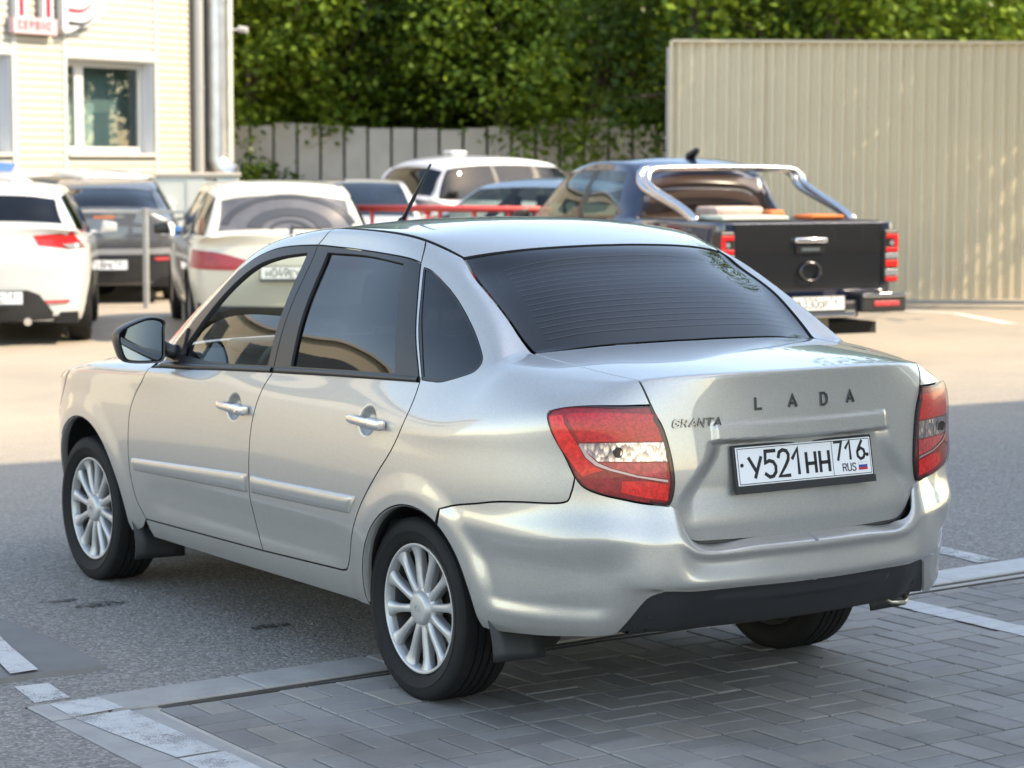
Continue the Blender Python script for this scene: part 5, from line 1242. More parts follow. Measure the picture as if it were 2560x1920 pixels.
M_PLATE = simple('plate_white', (.78, .79, .80), .35, coat=.3); M_INK = simple('plate_ink', (.012, .012, .013), .5)
M_FLAGB = simple('flag_blue', (.02, .06, .30), .5); M_FLAGR = simple('flag_red', (.55, .02, .025), .5)
def number_plate(par, o, ex, ez, ny, text, region, detail=True, holder=True, parentless=False):
    Mx = Matrix((( ex.x, ez.x, ny.x, o.x), (ex.y, ez.y, ny.y, o.y), (ex.z, ez.z, ny.z, o.z), (0, 0, 0, 1)))
    pl = MB().box((-.26, -.056, -.002), (.26, .056, .0), Mx).build('number_plate', M_PLATE, par, bevel=.0008)
    if holder: MB().box((-.268, -.079, -.014), (.268, .063, -.002), Mx).build('plate_holder', M_BLACKMATT, pl, bevel=.003)
    if holder: MB().box((-.268, -.079, -.002), (.268, -.0575, .0035), Mx).build('plate_clip', M_BLACKMATT, pl, bevel=.0015)
    ink = MB(); T = lambda x, y: Mx @ Vector((x, y, .0))
    fr = .0015
    def rect(x0, y0, x1, y1, d=.0008): ink.add([T(x0, y0)+ny*d, T(x1, y0)+ny*d, T(x1, y1)+ny*d, T(x0, y1)+ny*d], [(0, 1, 2, 3)])
    rect(-.2555, .0505, .2555, .0525); rect(-.2555, -.0525, .2555, -.0505); rect(-.2555, -.0505, -.2535, .0505); rect(.2535, -.0505, .2555, .0505); rect(.1045, -.0505, .1065, .0505)
    x = -.213; 
    adv = {'d': .059, 'l': .062}
    for i, ch in enumerate(text):
        dig = ch.isdigit(); h = .076 if dig else .058; w = .066 if dig else .064
        glyph(ink, ch, T(x, -.037), ex, ez, ny, h, w, .0105, .001); x += .053 if dig else .0525
        if i == 0: x += .003
    x = .114
    for ch in region: glyph(ink, ch, T(x, -.008), ex, ez, ny, .056, .052, .0085, .001); x += .044
    if detail:
        x = .142
        for ch in 'RUS': glyph(ink, ch, T(x, -.041), ex, ez, ny, .022, .026, .0032, .001); x += .019
    ink.build('plate_lettering', M_INK, pl)
    if detail:
        for (y0, y1, m, nm) in ((-.0335, -.026, M_FLAGB, 'flag_blue_band'), (-.041, -.0335, M_FLAGR, 'flag_red_band')):
            MB().add([T(.205, y0)+ny*.001, T(.240, y0)+ny*.001, T(.240, y1)+ny*.001, T(.205, y1)+ny*.001], [(0, 1, 2, 3)]).build(nm, m, pl)
        b = MB(); 
        for q in ((.2045, -.026, .2405, -.0255), (.2045, -.0185, .2405, -.018), (.2045, -.026, .205, -.018), (.240, -.026, .2405, -.018)): b.add([T(q[0], q[1])+ny*.0011, T(q[2], q[1])+ny*.0011, T(q[2], q[3])+ny*.0011, T(q[0], q[3])+ny*.0011], [(0, 1, 2, 3)])
        b.build('flag_outline', M_INK, pl)
        sc = MB()
        for sx in (-.242, .243): sc.prism([(sx+.0055*cos(2*pi*k/14), .0035+.0055*sin(2*pi*k/14)) for k in range(14)], .0025, Mx)
        sc.build('plate_screw', M_INK, pl)
    return pl
tau = -.185; ezp = Vector((0, sin(.185), cos(.185))); 
number_plate(LID, Vector((0, -.9075, .7905)), Vector((1, 0, 0)), Vector((0, .185, .983)).normalized(), Vector((0, -.983, .185)).normalized(), 'У521НН', '716')
def badges():
    ex, ez = Vector((1, 0, 0)), Vector((0, 0, 1))
    for ch, x in (('L', -.190), ('A', -.069), ('D', .053), ('A', .162)):
        p = S.back(x+.018, .957); n = S.near(p)[1]; e3 = (ez-n*ez.dot(n)).normalized(); e1 = e3.cross(n)*1.0
        if e1.x < 0: e1 = -e1
        mb = MB(); glyph(mb, ch, S.back(x, .955)+n*.0005, e1, e3, n, .034, .044, .0075, .004)
        mb.build('letter_badge', M_BADGE, LID)
    x = -.462; mb = MB()
    for ch in 'GRANTA':
        p = S.back(x, .914); n = S.near(p)[1]; e3 = (ez-n*ez.dot(n)).normalized(); e1 = e3.cross(n)
        if e1.x < 0: e1 = -e1
        glyph(mb, ch, p+n*.002, e1, e3, n, .021, .032, .0052, .0035, slant=.25); x += .0262
    mb.build('name_badge', M_BADGE, LID)
badges()

# --- wheels
def make_wheel():
    w = bpy.data.objects.new('wheel', None); w.empty_display_size = .1; link(w, granta)
    R = .2885; W = .0925
    # tyre: +x is outboard here (mirrored by rotation for the near side)
    prof = [(-.070, .200), (-.088, .215), (-.097, .240), (-.096, .262), (-.090, .276), (-.083, .2835), (-.070, R-.002)]
    def groove(c, wd, dp): return [(c-wd/2-.001, R-.0002), (c-wd/2, R-dp), (c+wd/2, R-dp), (c+wd/2+.001, R-.0002)]
    for c in (-.040, -.0135, .0135, .040): prof += groove(c, .007, .0075)
    prof += [(.070, R-.002), (.083, .2835), (.090, .276), (.0955, .262), (.0965, .246), (.0985, .245), (.0985, .242), (.096, .240), (.090, .222), (.080, .2095), (.072, .2055), (.060, .200)]
    ty = MB().lathe(prof, 'X', 120, close=False).build('tyre', M_RUBBER, w, smooth=True, sharp=.9)
    # tread sipes: shallow raised blocks on both shoulders
    tb = MB()
    for k in range(76):
        a = 2*pi*k/76
        for s in (-1, 1):
            a2 = a+(.02 if s > 0 else 0)
            M = Matrix.Rotation(a2, 4, 'X')
            tb.add([M @ Vector(p) for p in ((s*.0465, -.0085, R+.0005), (s*.0465, .0095, R+.0005), (s*.070, .0105, R-.0015), (s*.070, -.0075, R-.0015), (s*.0835, .0105, .2842), (s*.0835, -.0075, .2842), (s*.0905, .0095, .2765), (s*.0905, -.0075, .2765))],
                   [(0, 1, 2, 3), (3, 2, 4, 5), (5, 4, 6, 7)])
        M = Matrix.Rotation(a+.04, 4, 'X')
        for c0, c1 in ((-.036, -.0175), (.0175, .036)):
            tb.add([M @ Vector(p) for p in ((c0, -.0095, R+.0006), (c0, .0105, R+.0006), (c1, .0125, R+.0006), (c1, -.0075, R+.0006))], [(0, 1, 2, 3)])
    tb.build('tread_blocks', M_RUBBER, ty)
    lm = MB()
    for a0, n in ((20, 7), (140, 9), (265, 6)):      # raised sidewall lettering, too small to read
        for k in range(n):
            M = Matrix.Rotation(radians(a0+k*4.2), 4, 'X'); lm.add([M @ Vector(p) for p in ((.0972, -.006, .252), (.0972, .006, .252), (.0950, .006, .266), (.0950, -.006, .266))], [(0, 1, 2, 3)])
    lm.build('sidewall_marks', M_RUBBER, ty)
    rim = MB().lathe([(.074, .2045), (.080, .2035), (.081, .199), (.078, .1935), (.064, .190), (.050, .188)], 'X', 96, close=False).build('rim', M_ALLOY, w, smooth=True, sharp=1.0)
    MB().lathe([(.052, .1885), (.030, .186), (-.060, .186), (-.075, .199), (-.078, .204)], 'X', 72, close=False).build('rim_barrel', simple('barrel_gap_shade', (.10, .10, .10), .5, metal=.5), rim, smooth=True)  # barrel coloured dark to put shade into the gaps between spokes
    sp = MB()
    NSP = 12
    for k in range(NSP):
        M = Matrix.Rotation(2*pi*k/NSP, 4, 'X')
        # (radius, half width, front x, back x)
        st = [(.052, .0205, .066, .030), (.070, 0.0146, .069, .034), (.098, 0.0133, .071, .036), (.130, 0.0138, .071, .038), (.160, 0.0159, .071, .042), (.180, .0235, .073, .046), (.1935, .0330, .076, .050)]
        vs = []; fs = []; q = 8
        for (r, hw, xf, xb) in st:
            vs += [M @ Vector(p) for p in ((xb, -hw*.8, r), (xf-.012, -hw, r), (xf-.003, -hw*.80, r), (xf, -hw*.35, r), (xf, hw*.35, r), (xf-.003, hw*.80, r), (xf-.012, hw, r), (xb, hw*.8, r))]
        for i in range(len(st)-1):
            for j in range(q-1): fs.append((i*q+j, (i+1)*q+j, (i+1)*q+j+1, i*q+j+1))
        sp.add(vs, fs)
    sp.build('spokes', M_ALLOY, rim, smooth=True, sharp=1.2)
    hub = MB().lathe([(.030, .070), (.058, .070), (.064, .066), (.066, .060), (.067, .056), (.0665, .0545), (.072, .052), (.080, .047), (.082, .040), (.083, .020), (.083, .0001)], 'X', 64, close=False).build('hub_cap', M_ALLOY, rim, smooth=True, sharp=.8)
    em = MB(); em.tube([(.0835, .0165*cos(2*pi*k/32), .0115*sin(2*pi*k/32)) for k in range(32)], .0011, 6, closed=True)
    em.tube([(.0838, -.010, .001), (.0840, -.002, .007), (.0840, .007, .0055), (.0840, .009, -.001)], .0012, 6); em.tube([(.0838, .010, -.001), (.0840, 0, -.0035), (.0840, -.009, -.004)], .0012, 6)
    em.build('wheel_emblem', M_ALLOY, rim, smooth=True)
    MB().lathe([(.012, .0001), (.012, .125), (-.012, .125), (-.012, .0001)], 'X', 48, close=False).build('brake_disc', M_DISC, w, smooth=True, sharp=.6)
    MB().lathe([(-.06, .0001), (-.06, .17), (.0, .185)], 'X', 40, close=False).build('brake_backing', M_DARK, w)
    return w
WZ = .2835
w0 = make_wheel()
WHEELS = [(-.7045, 0, -1, 9), (.7045, 0, 1, 40), (-.713, 2.476, -1, 22), (.713, 2.476, 1, 0)]
for i, (x, y, s, a) in enumerate(WHEELS):
    w = w0 if i == 0 else copy_tree(w0, granta)
    w.location = (x, y, WZ); w.rotation_euler = (radians(a), 0, 0) if s > 0 else (radians(a), 0, pi)
    w.rotation_mode = 'XYZ'

# --- arches, floor, mudflaps
def arches():
    for (cy, cz, r), x_out, nm in ((AR, .83, 'rear'), (AF, .835, 'front')):
        for sx in (-1, 1):
            vs = []; fs = []; n = 36
            a0, a1 = (-12, 192) if nm == 'rear' else (4, 192)
            for i in range(n+1):
                a = radians(a0+(a1-a0)*i/n)
                hits = [abs(q.x) for q in (sf.cast((-4, cy+r*cos(a), max(.26, cz+r*sin(a))), (1, 0, 0))[0] for sf in ((S, SB) if nm == 'rear' else (S,))) if q is not None]
                xo = min([x_out]+hits)
                for x, rr in ((xo-.010, r+.0), (xo-.035, r+.004), (xo-.06, r+.025), (.56, r+.03), (.50, r-.02)):
                    vs.append(Vector((sx*x, cy+rr*cos(a), cz+rr*sin(a))))
            for i in range(n):
                for j in range(4): fs.append((i*5+j, (i+1)*5+j, (i+1)*5+j+1, i*5+j+1))
            c = len(vs); vs.append(Vector((sx*.50, cy, cz)))
            for i in range(n): fs.append((i*5+4, (i+1)*5+4, c))
            mesh_obj('wheel_arch_liner', vs, fs, M_LINER, granta, smooth=True)
arches()
def flange_strips():
    # turned-in paint edge of each arch
    for (cy, cz, r), a0, a1, sf in ((AR, -4, 118, S), (AF, -2, 182, S), (AR, 117, 179, SB)):
        vs = []; n = 60
        for i in range(n+1):
            a = radians(a0+(a1-a0)*i/n); y, z = cy+(r-.001)*cos(a), cz+(r-.001)*sin(a)
            p = sf.cast((-4, y, z), (1, 0, 0))[0]
            x = (p.x if p is not None else -.83) - .006
            vs += [Vector((x, y, z)), Vector((x+.004, y-.004*cos(a), z-.004*sin(a))), Vector((x+.030, y-.002*cos(a), z-.002*sin(a)))]
        fs = [(i*3+j, i*3+3+j, i*3+4+j, i*3+1+j) for i in range(n) for j in range(2)]
        mesh_obj('arch_lip', vs, fs, M_SILVER, granta, smooth=True)
        mesh_obj('arch_lip', [Vector((-v.x, v.y, v.z)) for v in vs], [f[::-1] for f in fs], M_SILVER, granta, smooth=True)
flange_strips()
ub = MB()
ub.box((-.72, .30, .23), (.72, 2.06, .27)); ub.box((-.50, -.80, .315), (.50, .30, .35)); ub.box((-.52, 2.06, .22), (.52, 3.1, .27)); ub.box((-.55, -.80, .33), (.55, -.42, .37))
ub.box((-.62, -.04, .25), (.62, .04, .30)); ub.box((-.35, -.72, .30), (.10, -.40, .33)); ub.box((-.52, -.83, .36), (.52, -.80, .57)); ub.box((-.775, .30, .262), (-.70, 2.0, .33)); ub.box((.70, .30, .262), (.775, 2.0, .33))
ub.build('underbody', M_DARK, granta)
ex = MB(); ex.tube([(.10, -.35, .355), (.12, -.55, .355), (.13, -.74, .36)], .072, 16); ex.tube([(.3, -.5, .33), (.40, -.74, .33), (.41, -.78, .33)], .02, 10)
ex.build('exhaust', simple('rusty_steel', (.12, .095, .075), .6, metal=.6, var=.4), granta, smooth=True, sharp=.8)
te = MB(); te.tube([(.535, -.74, .325), (.52, -.80, .308), (.49, -.82, .302), (.45, -.81, .306), (.44, -.75, .325)], .0075, 8); te.build('tow_eye', simple('zinc', (.55, .52, .42), .35, metal=.9), granta, smooth=True)
def mudflap(y0, z0, z1, xo, w, sx, tilt, bend):
    vs = []; n = 8; m = 4; 
    for i in range(n+1):
        t = i/n; z = z0+(z1-z0)*t
        for j in range(m+1):
            u = j/m; x = xo-w*u; y = y0 - tilt*t - bend*sin(t*pi)*(1-u*.5) - .02*u
            ww = 1.0 if t > .12 else .86
            vs.append(Vector((sx*(x if u > 0 else xo-(1-ww)*w), y, z)))
    fs = [(i*(m+1)+j, (i+1)*(m+1)+j, (i+1)*(m+1)+j+1, i*(m+1)+j+1) for i in range(n) for j in range(m)]
    o = mesh_obj('mudflap', vs, fs, M_BLACKMATT, granta, smooth=True)
    md = o.modifiers.new('s', 'SOLIDIFY'); md.thickness = .006
for sx in (-1, 1):
    mudflap(2.075, .335, .145, .815, .20, sx, .055, .03)
    mudflap(-.375, .425, .205, .815, .17, sx, .105, .025)

# --- mirror, aerial, interior
def mirrors():
    for sx in (-1, 1):
        mroot = bpy.data.objects.new('door_mirror', None); link(mroot, DOORS[0] if sx < 0 else DOORS[1])
        # outline seen from behind: (lateral from door outwards, height)
        O = [(.015, -.050), (.015, .045), (.012, .075), (.045, .090), (.090, .088), (.160, .062), (.192, .040), (.197, .010), (.186, -.035), (.170, -.068), (.130, -.078), (.060, -.080), (.025, -.076)]
        O = [tuple(p) for p in crom([(a, b, 0) for a, b in O], .012, closed=True)][:-1]
        cx, cz, by = -.815, 1.005, 1.71
        def ring(scale, y, ox=0.0): 
            ca = sum(p[0] for p in O)/len(O); cb = sum(p[1] for p in O)/len(O)
            return [Vector((sx*-(cx - (ca+(p[0]-ca)*scale) + ox), y + .22*((ca+(p[0]-ca)*scale)-.1)*.35, cz+cb+(p[1]-cb)*scale)) for p in O]
        rs = [ring(.90, by-.002), ring(.97, by-.006), ring(1.0, by+.004), ring(1.0, by+.030), ring(.93, by+.065), ring(.74, by+.095, .0), ring(.40, by+.112)]
        n = len(O); vs = [p for r in rs for p in r]; fs = [(i*n+k, i*n+(k+1) % n, (i+1)*n+(k+1) % n, (i+1)*n+k) for i in range(len(rs)-1) for k in range(n)]
        fs.append(tuple((len(rs)-1)*n+k for k in range(n)))
        MB().add(vs, fs).build('mirror_housing', M_BLACKTRIM, mroot, smooth=True, sharp=.9)
        g = ring(.86, by+.003); MB().add(g, [tuple(range(n))]).build('mirror_glass', simple('mirror_glass', (.30, .34, .40), .01, metal=1.0), mroot)
        st = MB().tube([(sx*.835, by+.045, .985), (sx*.79, by+.03, .965), (sx*.755, by+.02, .955)], [.030, .026, .034], 10); st.build('mirror_stalk', M_BLACKTRIM, mroot, smooth=True)
        sail = [S.near(p)[0] for p in crom([S.side(y, z) for y, z in ((1.82, .915), (1.79, .965), (1.70, 1.05))], .02)] + [S.side(1.66, .96), S.side(1.66, .93)]
        sp = [Vector((p.x-.012, p.y, p.z)) for p in sail]
        if sx > 0: sp = [Vector((-p.x, p.y, p.z)) for p in sp]
        m = len(sp); back = [Vector((p.x-sx*.02, p.y, p.z)) for p in sp]
        MB().add(sp+back, [tuple(range(m))]+[(i, (i+1) % m, m+(i+1) % m, m+i) for i in range(m)]).build('mirror_sail', M_BLACKTRIM, mroot)
mirrors()
p = S.topp(-.12, 1.20); ae = MB(); ae.tube([p+Vector((0, 0, -.002)), p+Vector((0, -.01, .012)), p+Vector((0, -.02, .018))], [.018, .014, .008], 12); ae.tube([p+Vector((0, -.015, .014)), p+Vector((0, -.10, .105)), p+Vector((0, -.205, .215))], [.0085, .0070, .0040], 8)
ae.build('roof_aerial', M_BLACKTRIM, granta, smooth=True)
def interior():
    root = bpy.data.objects.new('cabin', None); link(root, granta)
    mseat = simple('seat_fabric', (.035, .035, .038), .9, var=.3, vscale=60); mdash = simple('dashboard_plastic', (.030, .031, .033), .6, bump=.2, bscale=300)
    mtan = simple('tan_cover', (.30, .21, .12), .85, var=.2, vscale=20)
    MB().box((-.70, .25, .25), (.70, 2.0, .30)).build('cabin_floor', mseat, root)
    def seat(x, y, w, rec, hr=True, nm='front_seat'):
        s = bpy.data.objects.new(nm, None); link(s, root)
        MB().box((x-w/2, y-.02, .42), (x+w/2, y+.48, .56)).build('seat_cushion', mseat, s, smooth=True, bevel=.05, seg=3)
        M = Matrix.Translation((x, y, .52)) @ Matrix.Rotation(radians(rec), 4, 'X')
        MB().box((-w/2, -.07, 0), (w/2, .06, .56), M).build('seat_back', mseat, s, smooth=True, bevel=.05, seg=3)
        if hr:
            MB().box((-.125, -.06, .60), (.125, .035, .79), M).build('headrest', mseat, s, smooth=True, bevel=.04, seg=3)
            MB().tube([M @ Vector((-.06, -.01, .5)), M @ Vector((-.06, -.01, .65))], .006, 8).tube([M @ Vector((.06, -.01, .5)), M @ Vector((.06, -.01, .65))], .006, 8).build('headrest_post', M_CHROME, s)
    seat(-.36, 1.02, .50, 14); seat(.36, 1.02, .50, 14)
    rs = bpy.data.objects.new('rear_seat', None); link(rs, root)
    M = Matrix.Translation((0, .17, .50)) @ Matrix.Rotation(radians(16), 4, 'X')
    MB().box((-.64, .16, .40), (.64, .68, .54)).build('seat_cushion', mseat, rs, smooth=True, bevel=.04, seg=3)
    MB().box((-.64, -.09, 0), (.64, .05, .52), M).build('seat_back', mseat, rs, smooth=True, bevel=.05, seg=3)
    for x in (-.36, .36): MB().box((x-.13, -.06, .52), (x+.13, .03, .67), M).build('headrest', mseat, rs, smooth=True, bevel=.04, seg=3)
    MB().box((-.60, -.34, 1.02), (.60, .0, 1.04)).build('parcel_shelf', mdash, root)
    MB().add([Vector(v) for v in ((-.68, 2.22, .90), (.68, 2.22, .90), (.68, 1.78, .965), (-.68, 1.78, .965), (-.68, 1.66, .90), (.68, 1.66, .90), (-.68, 1.70, .50), (.68, 1.70, .50))], [(0, 1, 2, 3), (3, 2, 5, 4), (4, 5, 7, 6)]).build('dashboard', mdash, root)
    MB().box((-.52, 1.66, .94), (-.20, 1.84, .995)).build('instrument_hood', mdash, root, smooth=True, bevel=.03, seg=3)
    sw = MB(); c = Vector((-.36, 1.52, .885)); tl = Matrix.Rotation(radians(-62), 3, 'X')
    sw.tube([c + tl @ Vector((.185*cos(2*pi*k/40), .185*sin(2*pi*k/40), 0)) for k in range(40)], .0145, 10, closed=True)
    for a in (0, 180, 270): sw.tube([c, c + tl @ Vector((.18*cos(radians(a)), .18*sin(radians(a)), -.0))], [.03, .016], 8)
    sw.tube([c + tl @ Vector((0, 0, -.03)), c + tl @ Vector((0, 0, .02))], .065, 20); sw.tube([c, c + tl @ Vector((0, 0, -.35))], .03, 10)
    sw.build('steering_wheel', mdash, root, smooth=True)
    mr = MB(); mr.box((-.125, 1.475, 1.262), (.125, 1.50, 1.335)); mr.box((-.02, 1.49, 1.32), (.02, 1.52, 1.40)); mr.build('rear_view_mirror', mdash, root, smooth=True, bevel=.012)
    MB().box((-.50, 1.38, 1.345), (-.14, 1.52, 1.365)).build('sun_visor', mdash, root, bevel=.006); MB().box((.14, 1.38, 1.345), (.50, 1.52, 1.365)).build('sun_visor', mdash, root, bevel=.006)
    # headlining just under the roof and door cards
    V = []; F = []; nx, ny = 9, 10
    for j in range(ny):
        for i in range(nx):
            x = -.48+.96*i/(nx-1); y = .14+1.10*j/(ny-1); q = S.topp(x, y); V.append(Vector((x, y, q.z-.035)))
    F = [(j*nx+i, j*nx+i+1, (j+1)*nx+i+1, (j+1)*nx+i) for j in range(ny-1) for i in range(nx-1)]
    mesh_obj('headlining', V, F, simple('headlining', (.22, .21, .20), .95), root, smooth=True)
    for sx in (-1, 1): MB().box((sx*.74-.02, .20, .33), (sx*.74+.02, 1.86, .90)).build('door_card', mdash, root)
    MB().box((-.66, .34, .55), (-.52, .40, .98)).build('tan_seat_cover', mtan, root, bevel=.02) if False else None
interior()
for o in bpy.data.objects:
    if o.name.split('.')[0] in ('tread_blocks', 'sidewall_marks', 'plate_lettering', 'plate_screw', 'flag_outline', 'heater_lines', 'wheel_emblem', 'spokes', 'headrest_post'): o['kind'] = 'stuff'
# ------------------------------------------------------------------ the other vehicles
def pl(x, xs, ys): return float(np.interp(x, xs, ys)) if xs[0] <= x <= xs[-1] else (ys[0]+(x-xs[0])*(ys[1]-ys[0])/(xs[1]-xs[0]) if x < xs[0] else ys[-1]+(x-xs[-1])*(ys[-1]-ys[-2])/(xs[-1]-xs[-2]))
def make_spec(W=.86, tail=-.93, front=3.27, wb=2.6, sill=.22, belt=.96, roof=1.47, rb=-.38, rr=.06, wt=1.30, cw=2.30, deckz=1.063, gw=1.0, hoodz=0.0, lip=.85, kz=None):
    d = default_spec(); sx = W/.85
    ly = lambda y: pl(y, [-.928, -.4, 2.476, 3.27], [tail, tail+.5, wb, front])
    gy = lambda y: pl(y, [-.38, .06, 1.30, 2.30], [rb, rr, wt, cw])
    lz = lambda z: pl(z, [.2, .96], [sill, belt]); gz = lambda z: pl(z, [.96, 1.476], [belt, roof])
    d['plan'] = [(x*sx, ly(y)) for x, y in d['plan']]
    d['rowz'] = [lz(z) for z in d['rowz']]; d['rowzr'] = [pl(z, [.2, .975], [sill, deckz-.09]) for z in d['rowzr']]
    tops = []
    for i, (x, y, z) in enumerate(d['tops']):
        if i < 8: tops.append((x*sx, ly(y), lz(z)+hoodz))
        elif i < 14:
            zz = lz(z) if z < .99 else max(lz(.985), deckz-.011) if i == 13 else lz(z)
            tops.append((x*sx, gy(y), zz))
        else: tops.append((x*sx, pl(y, [-.90, -.39], [tail+.028, gy(-.39)]), deckz+(z-1.063)))
    d['tops'] = tops
    d['hood'] = {k: (x*sx, (gy(y) if k[1] == 4 else pl(y, [2.3, 3.1], [gy(2.30), ly(3.10)])), lz(z)+hoodz) for k, (x, y, z) in d['hood'].items()}
    d['deck'] = {k: (x*sx, pl(y, [-.90, -.38], [tail+.028, rb]), deckz+(z-1.063)) for k, (x, y, z) in d['deck'].items()}
    g2 = []
    for r, row in enumerate(d['green']):
        o = []
        for i, (x, y, z) in enumerate(row):
            if i >= 9:
                base = d['deck'][(3, 4)][2] if i == 10 else d['deck'][(0, 4)][2]; zz = pl(z, [1.10, 1.40], [base, gz(1.40)])
            else: zz = gz(z)
            o.append((x*sx*(1+(gw-1)*(r+1)/4), gy(y), zz))
        g2.append(o)
    d['green'] = g2
    d['roof'] = {k: (x*sx*gw, gy(y), gz(z)) for k, (x, y, z) in d['roof'].items()}
    d['lipcrease'] = lip; d['wb'] = wb
    return d
M_GLASSBG = glassmat('car_glass_dark', (.05, .06, .075)); M_GLASSLT = glassmat('car_glass_light', (.45, .52, .50)); M_GLASSDUST = simple('dusty_glass', (.10, .10, .11), .35, coat=.4, var=.6, vscale=5)
M_CABIN = simple('cabin_dark', (.03, .03, .032), .9)
def bg_wheel(root, W, r=.31, wid=.21, alloy=M_ALLOY):
    w = bpy.data.objects.new('wheel', None); link(w, root); h = wid/2
    MB().lathe([(-h*.8, r*.66), (-h, r*.8), (-h*.9, r*.95), (-h*.7, r), (h*.7, r), (h*.9, r*.95), (h, r*.8), (h*.8, r*.66)], 'X', 40, close=False).build('tyre', M_RUBBER, w, smooth=True, sharp=.9)
    rm = MB().lathe([(h*.8, r*.66), (h*.75, r*.62), (h*.2, r*.60), (-h*.8, r*.66)], 'X', 40, close=False)
    for k in range(7):
        M = Matrix.Rotation(2*pi*k/7, 4, 'X'); rm.box((h*.45, -r*.09, r*.1), (h*.7, r*.09, r*.64), M)
    rm.lathe([(h*.4, r*.2), (h*.75, r*.18), (h*.78, .0001)], 'X', 20, close=False).build('rim', alloy, w, smooth=True, sharp=.8)
    MB().lathe([(0, .0001), (0, r*.6)], 'X', 24, close=False).build('brake', M_DARK, w)
    return w
def bg_car(name, label, cat, spec, loc, heading, paint, glass=M_GLASSBG, group=None, wheel_r=.31, rear_glass_mat=None, low_trim=None, lamps=None, plate=None, pillars=(.92, .0), quarter=True, mirrors=True, cscale=1.0, front_glass=None, cut_rear=True, level=3):
    root = empty(name, loc, -radians(heading)); tag(root, label, cat, group)
    co, fs, tags = fit_surface(spec, level, 5); Sx = Surf(co, fs); wb = spec['wb']; W = max(p[0] for p in spec['plan'])
    cls = {'body': [], 'windscreen': [], 'rear_glass': [], 'side_l': [], 'side_r': [], 'pillar': []}
    ar = wheel_r+.055
    f = np.array(fs); cen = co[f].mean(1)
    rem = np.zeros(len(fs), bool)
    for wy in (0, wb):
        dd = np.hypot(co[:, 1]-wy, co[:, 2]-wheel_r)
        near = (np.abs(dd-ar) < .045) & (np.abs(co[:, 0]) > W*.72)
        k = ar/np.maximum(dd[near], 1e-6); co[near, 1] = wy+(co[near, 1]-wy)*k; co[near, 2] = wheel_r+(co[near, 2]-wheel_r)*k
        cd_ = np.hypot(cen[:, 1]-wy, cen[:, 2]-wheel_r); rem |= (cd_ < ar-.006) & (np.abs(cen[:, 0]) > W*.72)
    for i, (tg, q) in enumerate(zip(tags, fs)):
        if rem[i]: continue
        c = cen[i]; key = 'body'
        if tg[0] == 'green':
            r, cidx = tg[1], tg[2]
            if cidx <= 2 and r <= 3: key = 'windscreen'
            elif cidx >= 10 and r <= 2: key = 'rear_glass'
            elif 4 <= cidx <= (8 if quarter else 7) and r <= 2:
                key = 'side_l' if c[0] < 0 else 'side_r'
                if any(abs(c[1]-p) < .045 for p in pillars): key = 'pillar'
        cls[key].append(q)
    def emit(nm, qs, mat, off=0.0):
        if not qs: return None
        use = sorted({i for q in qs for i in q}); mp = {v: k for k, v in enumerate(use)}
        return mesh_obj(nm, [Vector(co[i]-Sx.n[i]*off) for i in use], [tuple(mp[i] for i in (q[::-1] if Sx.flip else q)) for q in qs], mat, root, normals=[Vector(Sx.n[i]) for i in use])
    body = emit('body', cls['body'], paint); 
    for sg in (-1, 1):
        for pp in pillars:
            emit('pillar_trim', [q for q in cls['pillar'] if co[q[0]][0]*sg > 0 and abs(np.mean([co[i][1] for i in q])-pp) < .05], M_BLACKTRIM)
    emit('windscreen', cls['windscreen'], front_glass or glass, .004); emit('rear_glass', cls['rear_glass'], rear_glass_mat or glass, .004); emit('side_windows', cls['side_l'], glass, .004); emit('side_windows', cls['side_r'], glass, .004)
    for o in root.children:
        if o.name.startswith('side_windows'): o.name = 'side_window'
    # cabin and floor
    bz = spec['rowz'][-1]
    MB().box((-W*.8, .3, .30), (W*.8, wb-.45, bz-.12)).build('cabin_tub', M_CABIN, root); MB().box((-W*.86, spec['plan'][-1][1]+.12, .20), (W*.86, spec['plan'][0][1]-.15, .30)).build('underbody', M_DARK, root)
    for x in (-.36, .36): MB().box((x-.2, 1.0, .6), (x+.2, 1.12, bz+.18)).box((x-.11, 1.02, bz+.18), (x+.11, 1.1, bz+.36)).build('seat', M_CABIN, root, bevel=.03)
    MB().box((-.55, .12, .6), (.55, .24, bz+.05)).build('rear_seat', M_CABIN, root, bevel=.03)
    for wy in (0, wb):
        for sx in (-1, 1):
            n = 24; vs = [Vector((sx*(W-.02), wy+ar*cos(pi*i/n*1.3-.47), wheel_r+ar*sin(pi*i/n*1.3-.47))) for i in range(n+1)]+[Vector((sx*W*.62, wy+ar*cos(pi*i/n*1.3-.47), wheel_r+ar*sin(pi*i/n*1.3-.47))) for i in range(n+1)]+[Vector((sx*W*.62, wy, wheel_r))]
            mesh_obj('wheel_arch_liner', vs, [(i, i+1, n+2+i, n+1+i) for i in range(n)]+[(n+1+i, n+2+i, 2*n+2) for i in range(n)], M_LINER, root)
    w0 = bg_wheel(root, W, wheel_r)
    for i, (x, y, s) in enumerate(((-1, 0, pi), (1, 0, 0), (-1, wb, pi), (1, wb, 0))):
        w = w0 if i == 0 else copy_tree(w0, root); w.location = (x*(W-.125), y, wheel_r); w.rotation_euler = (0, 0, s)
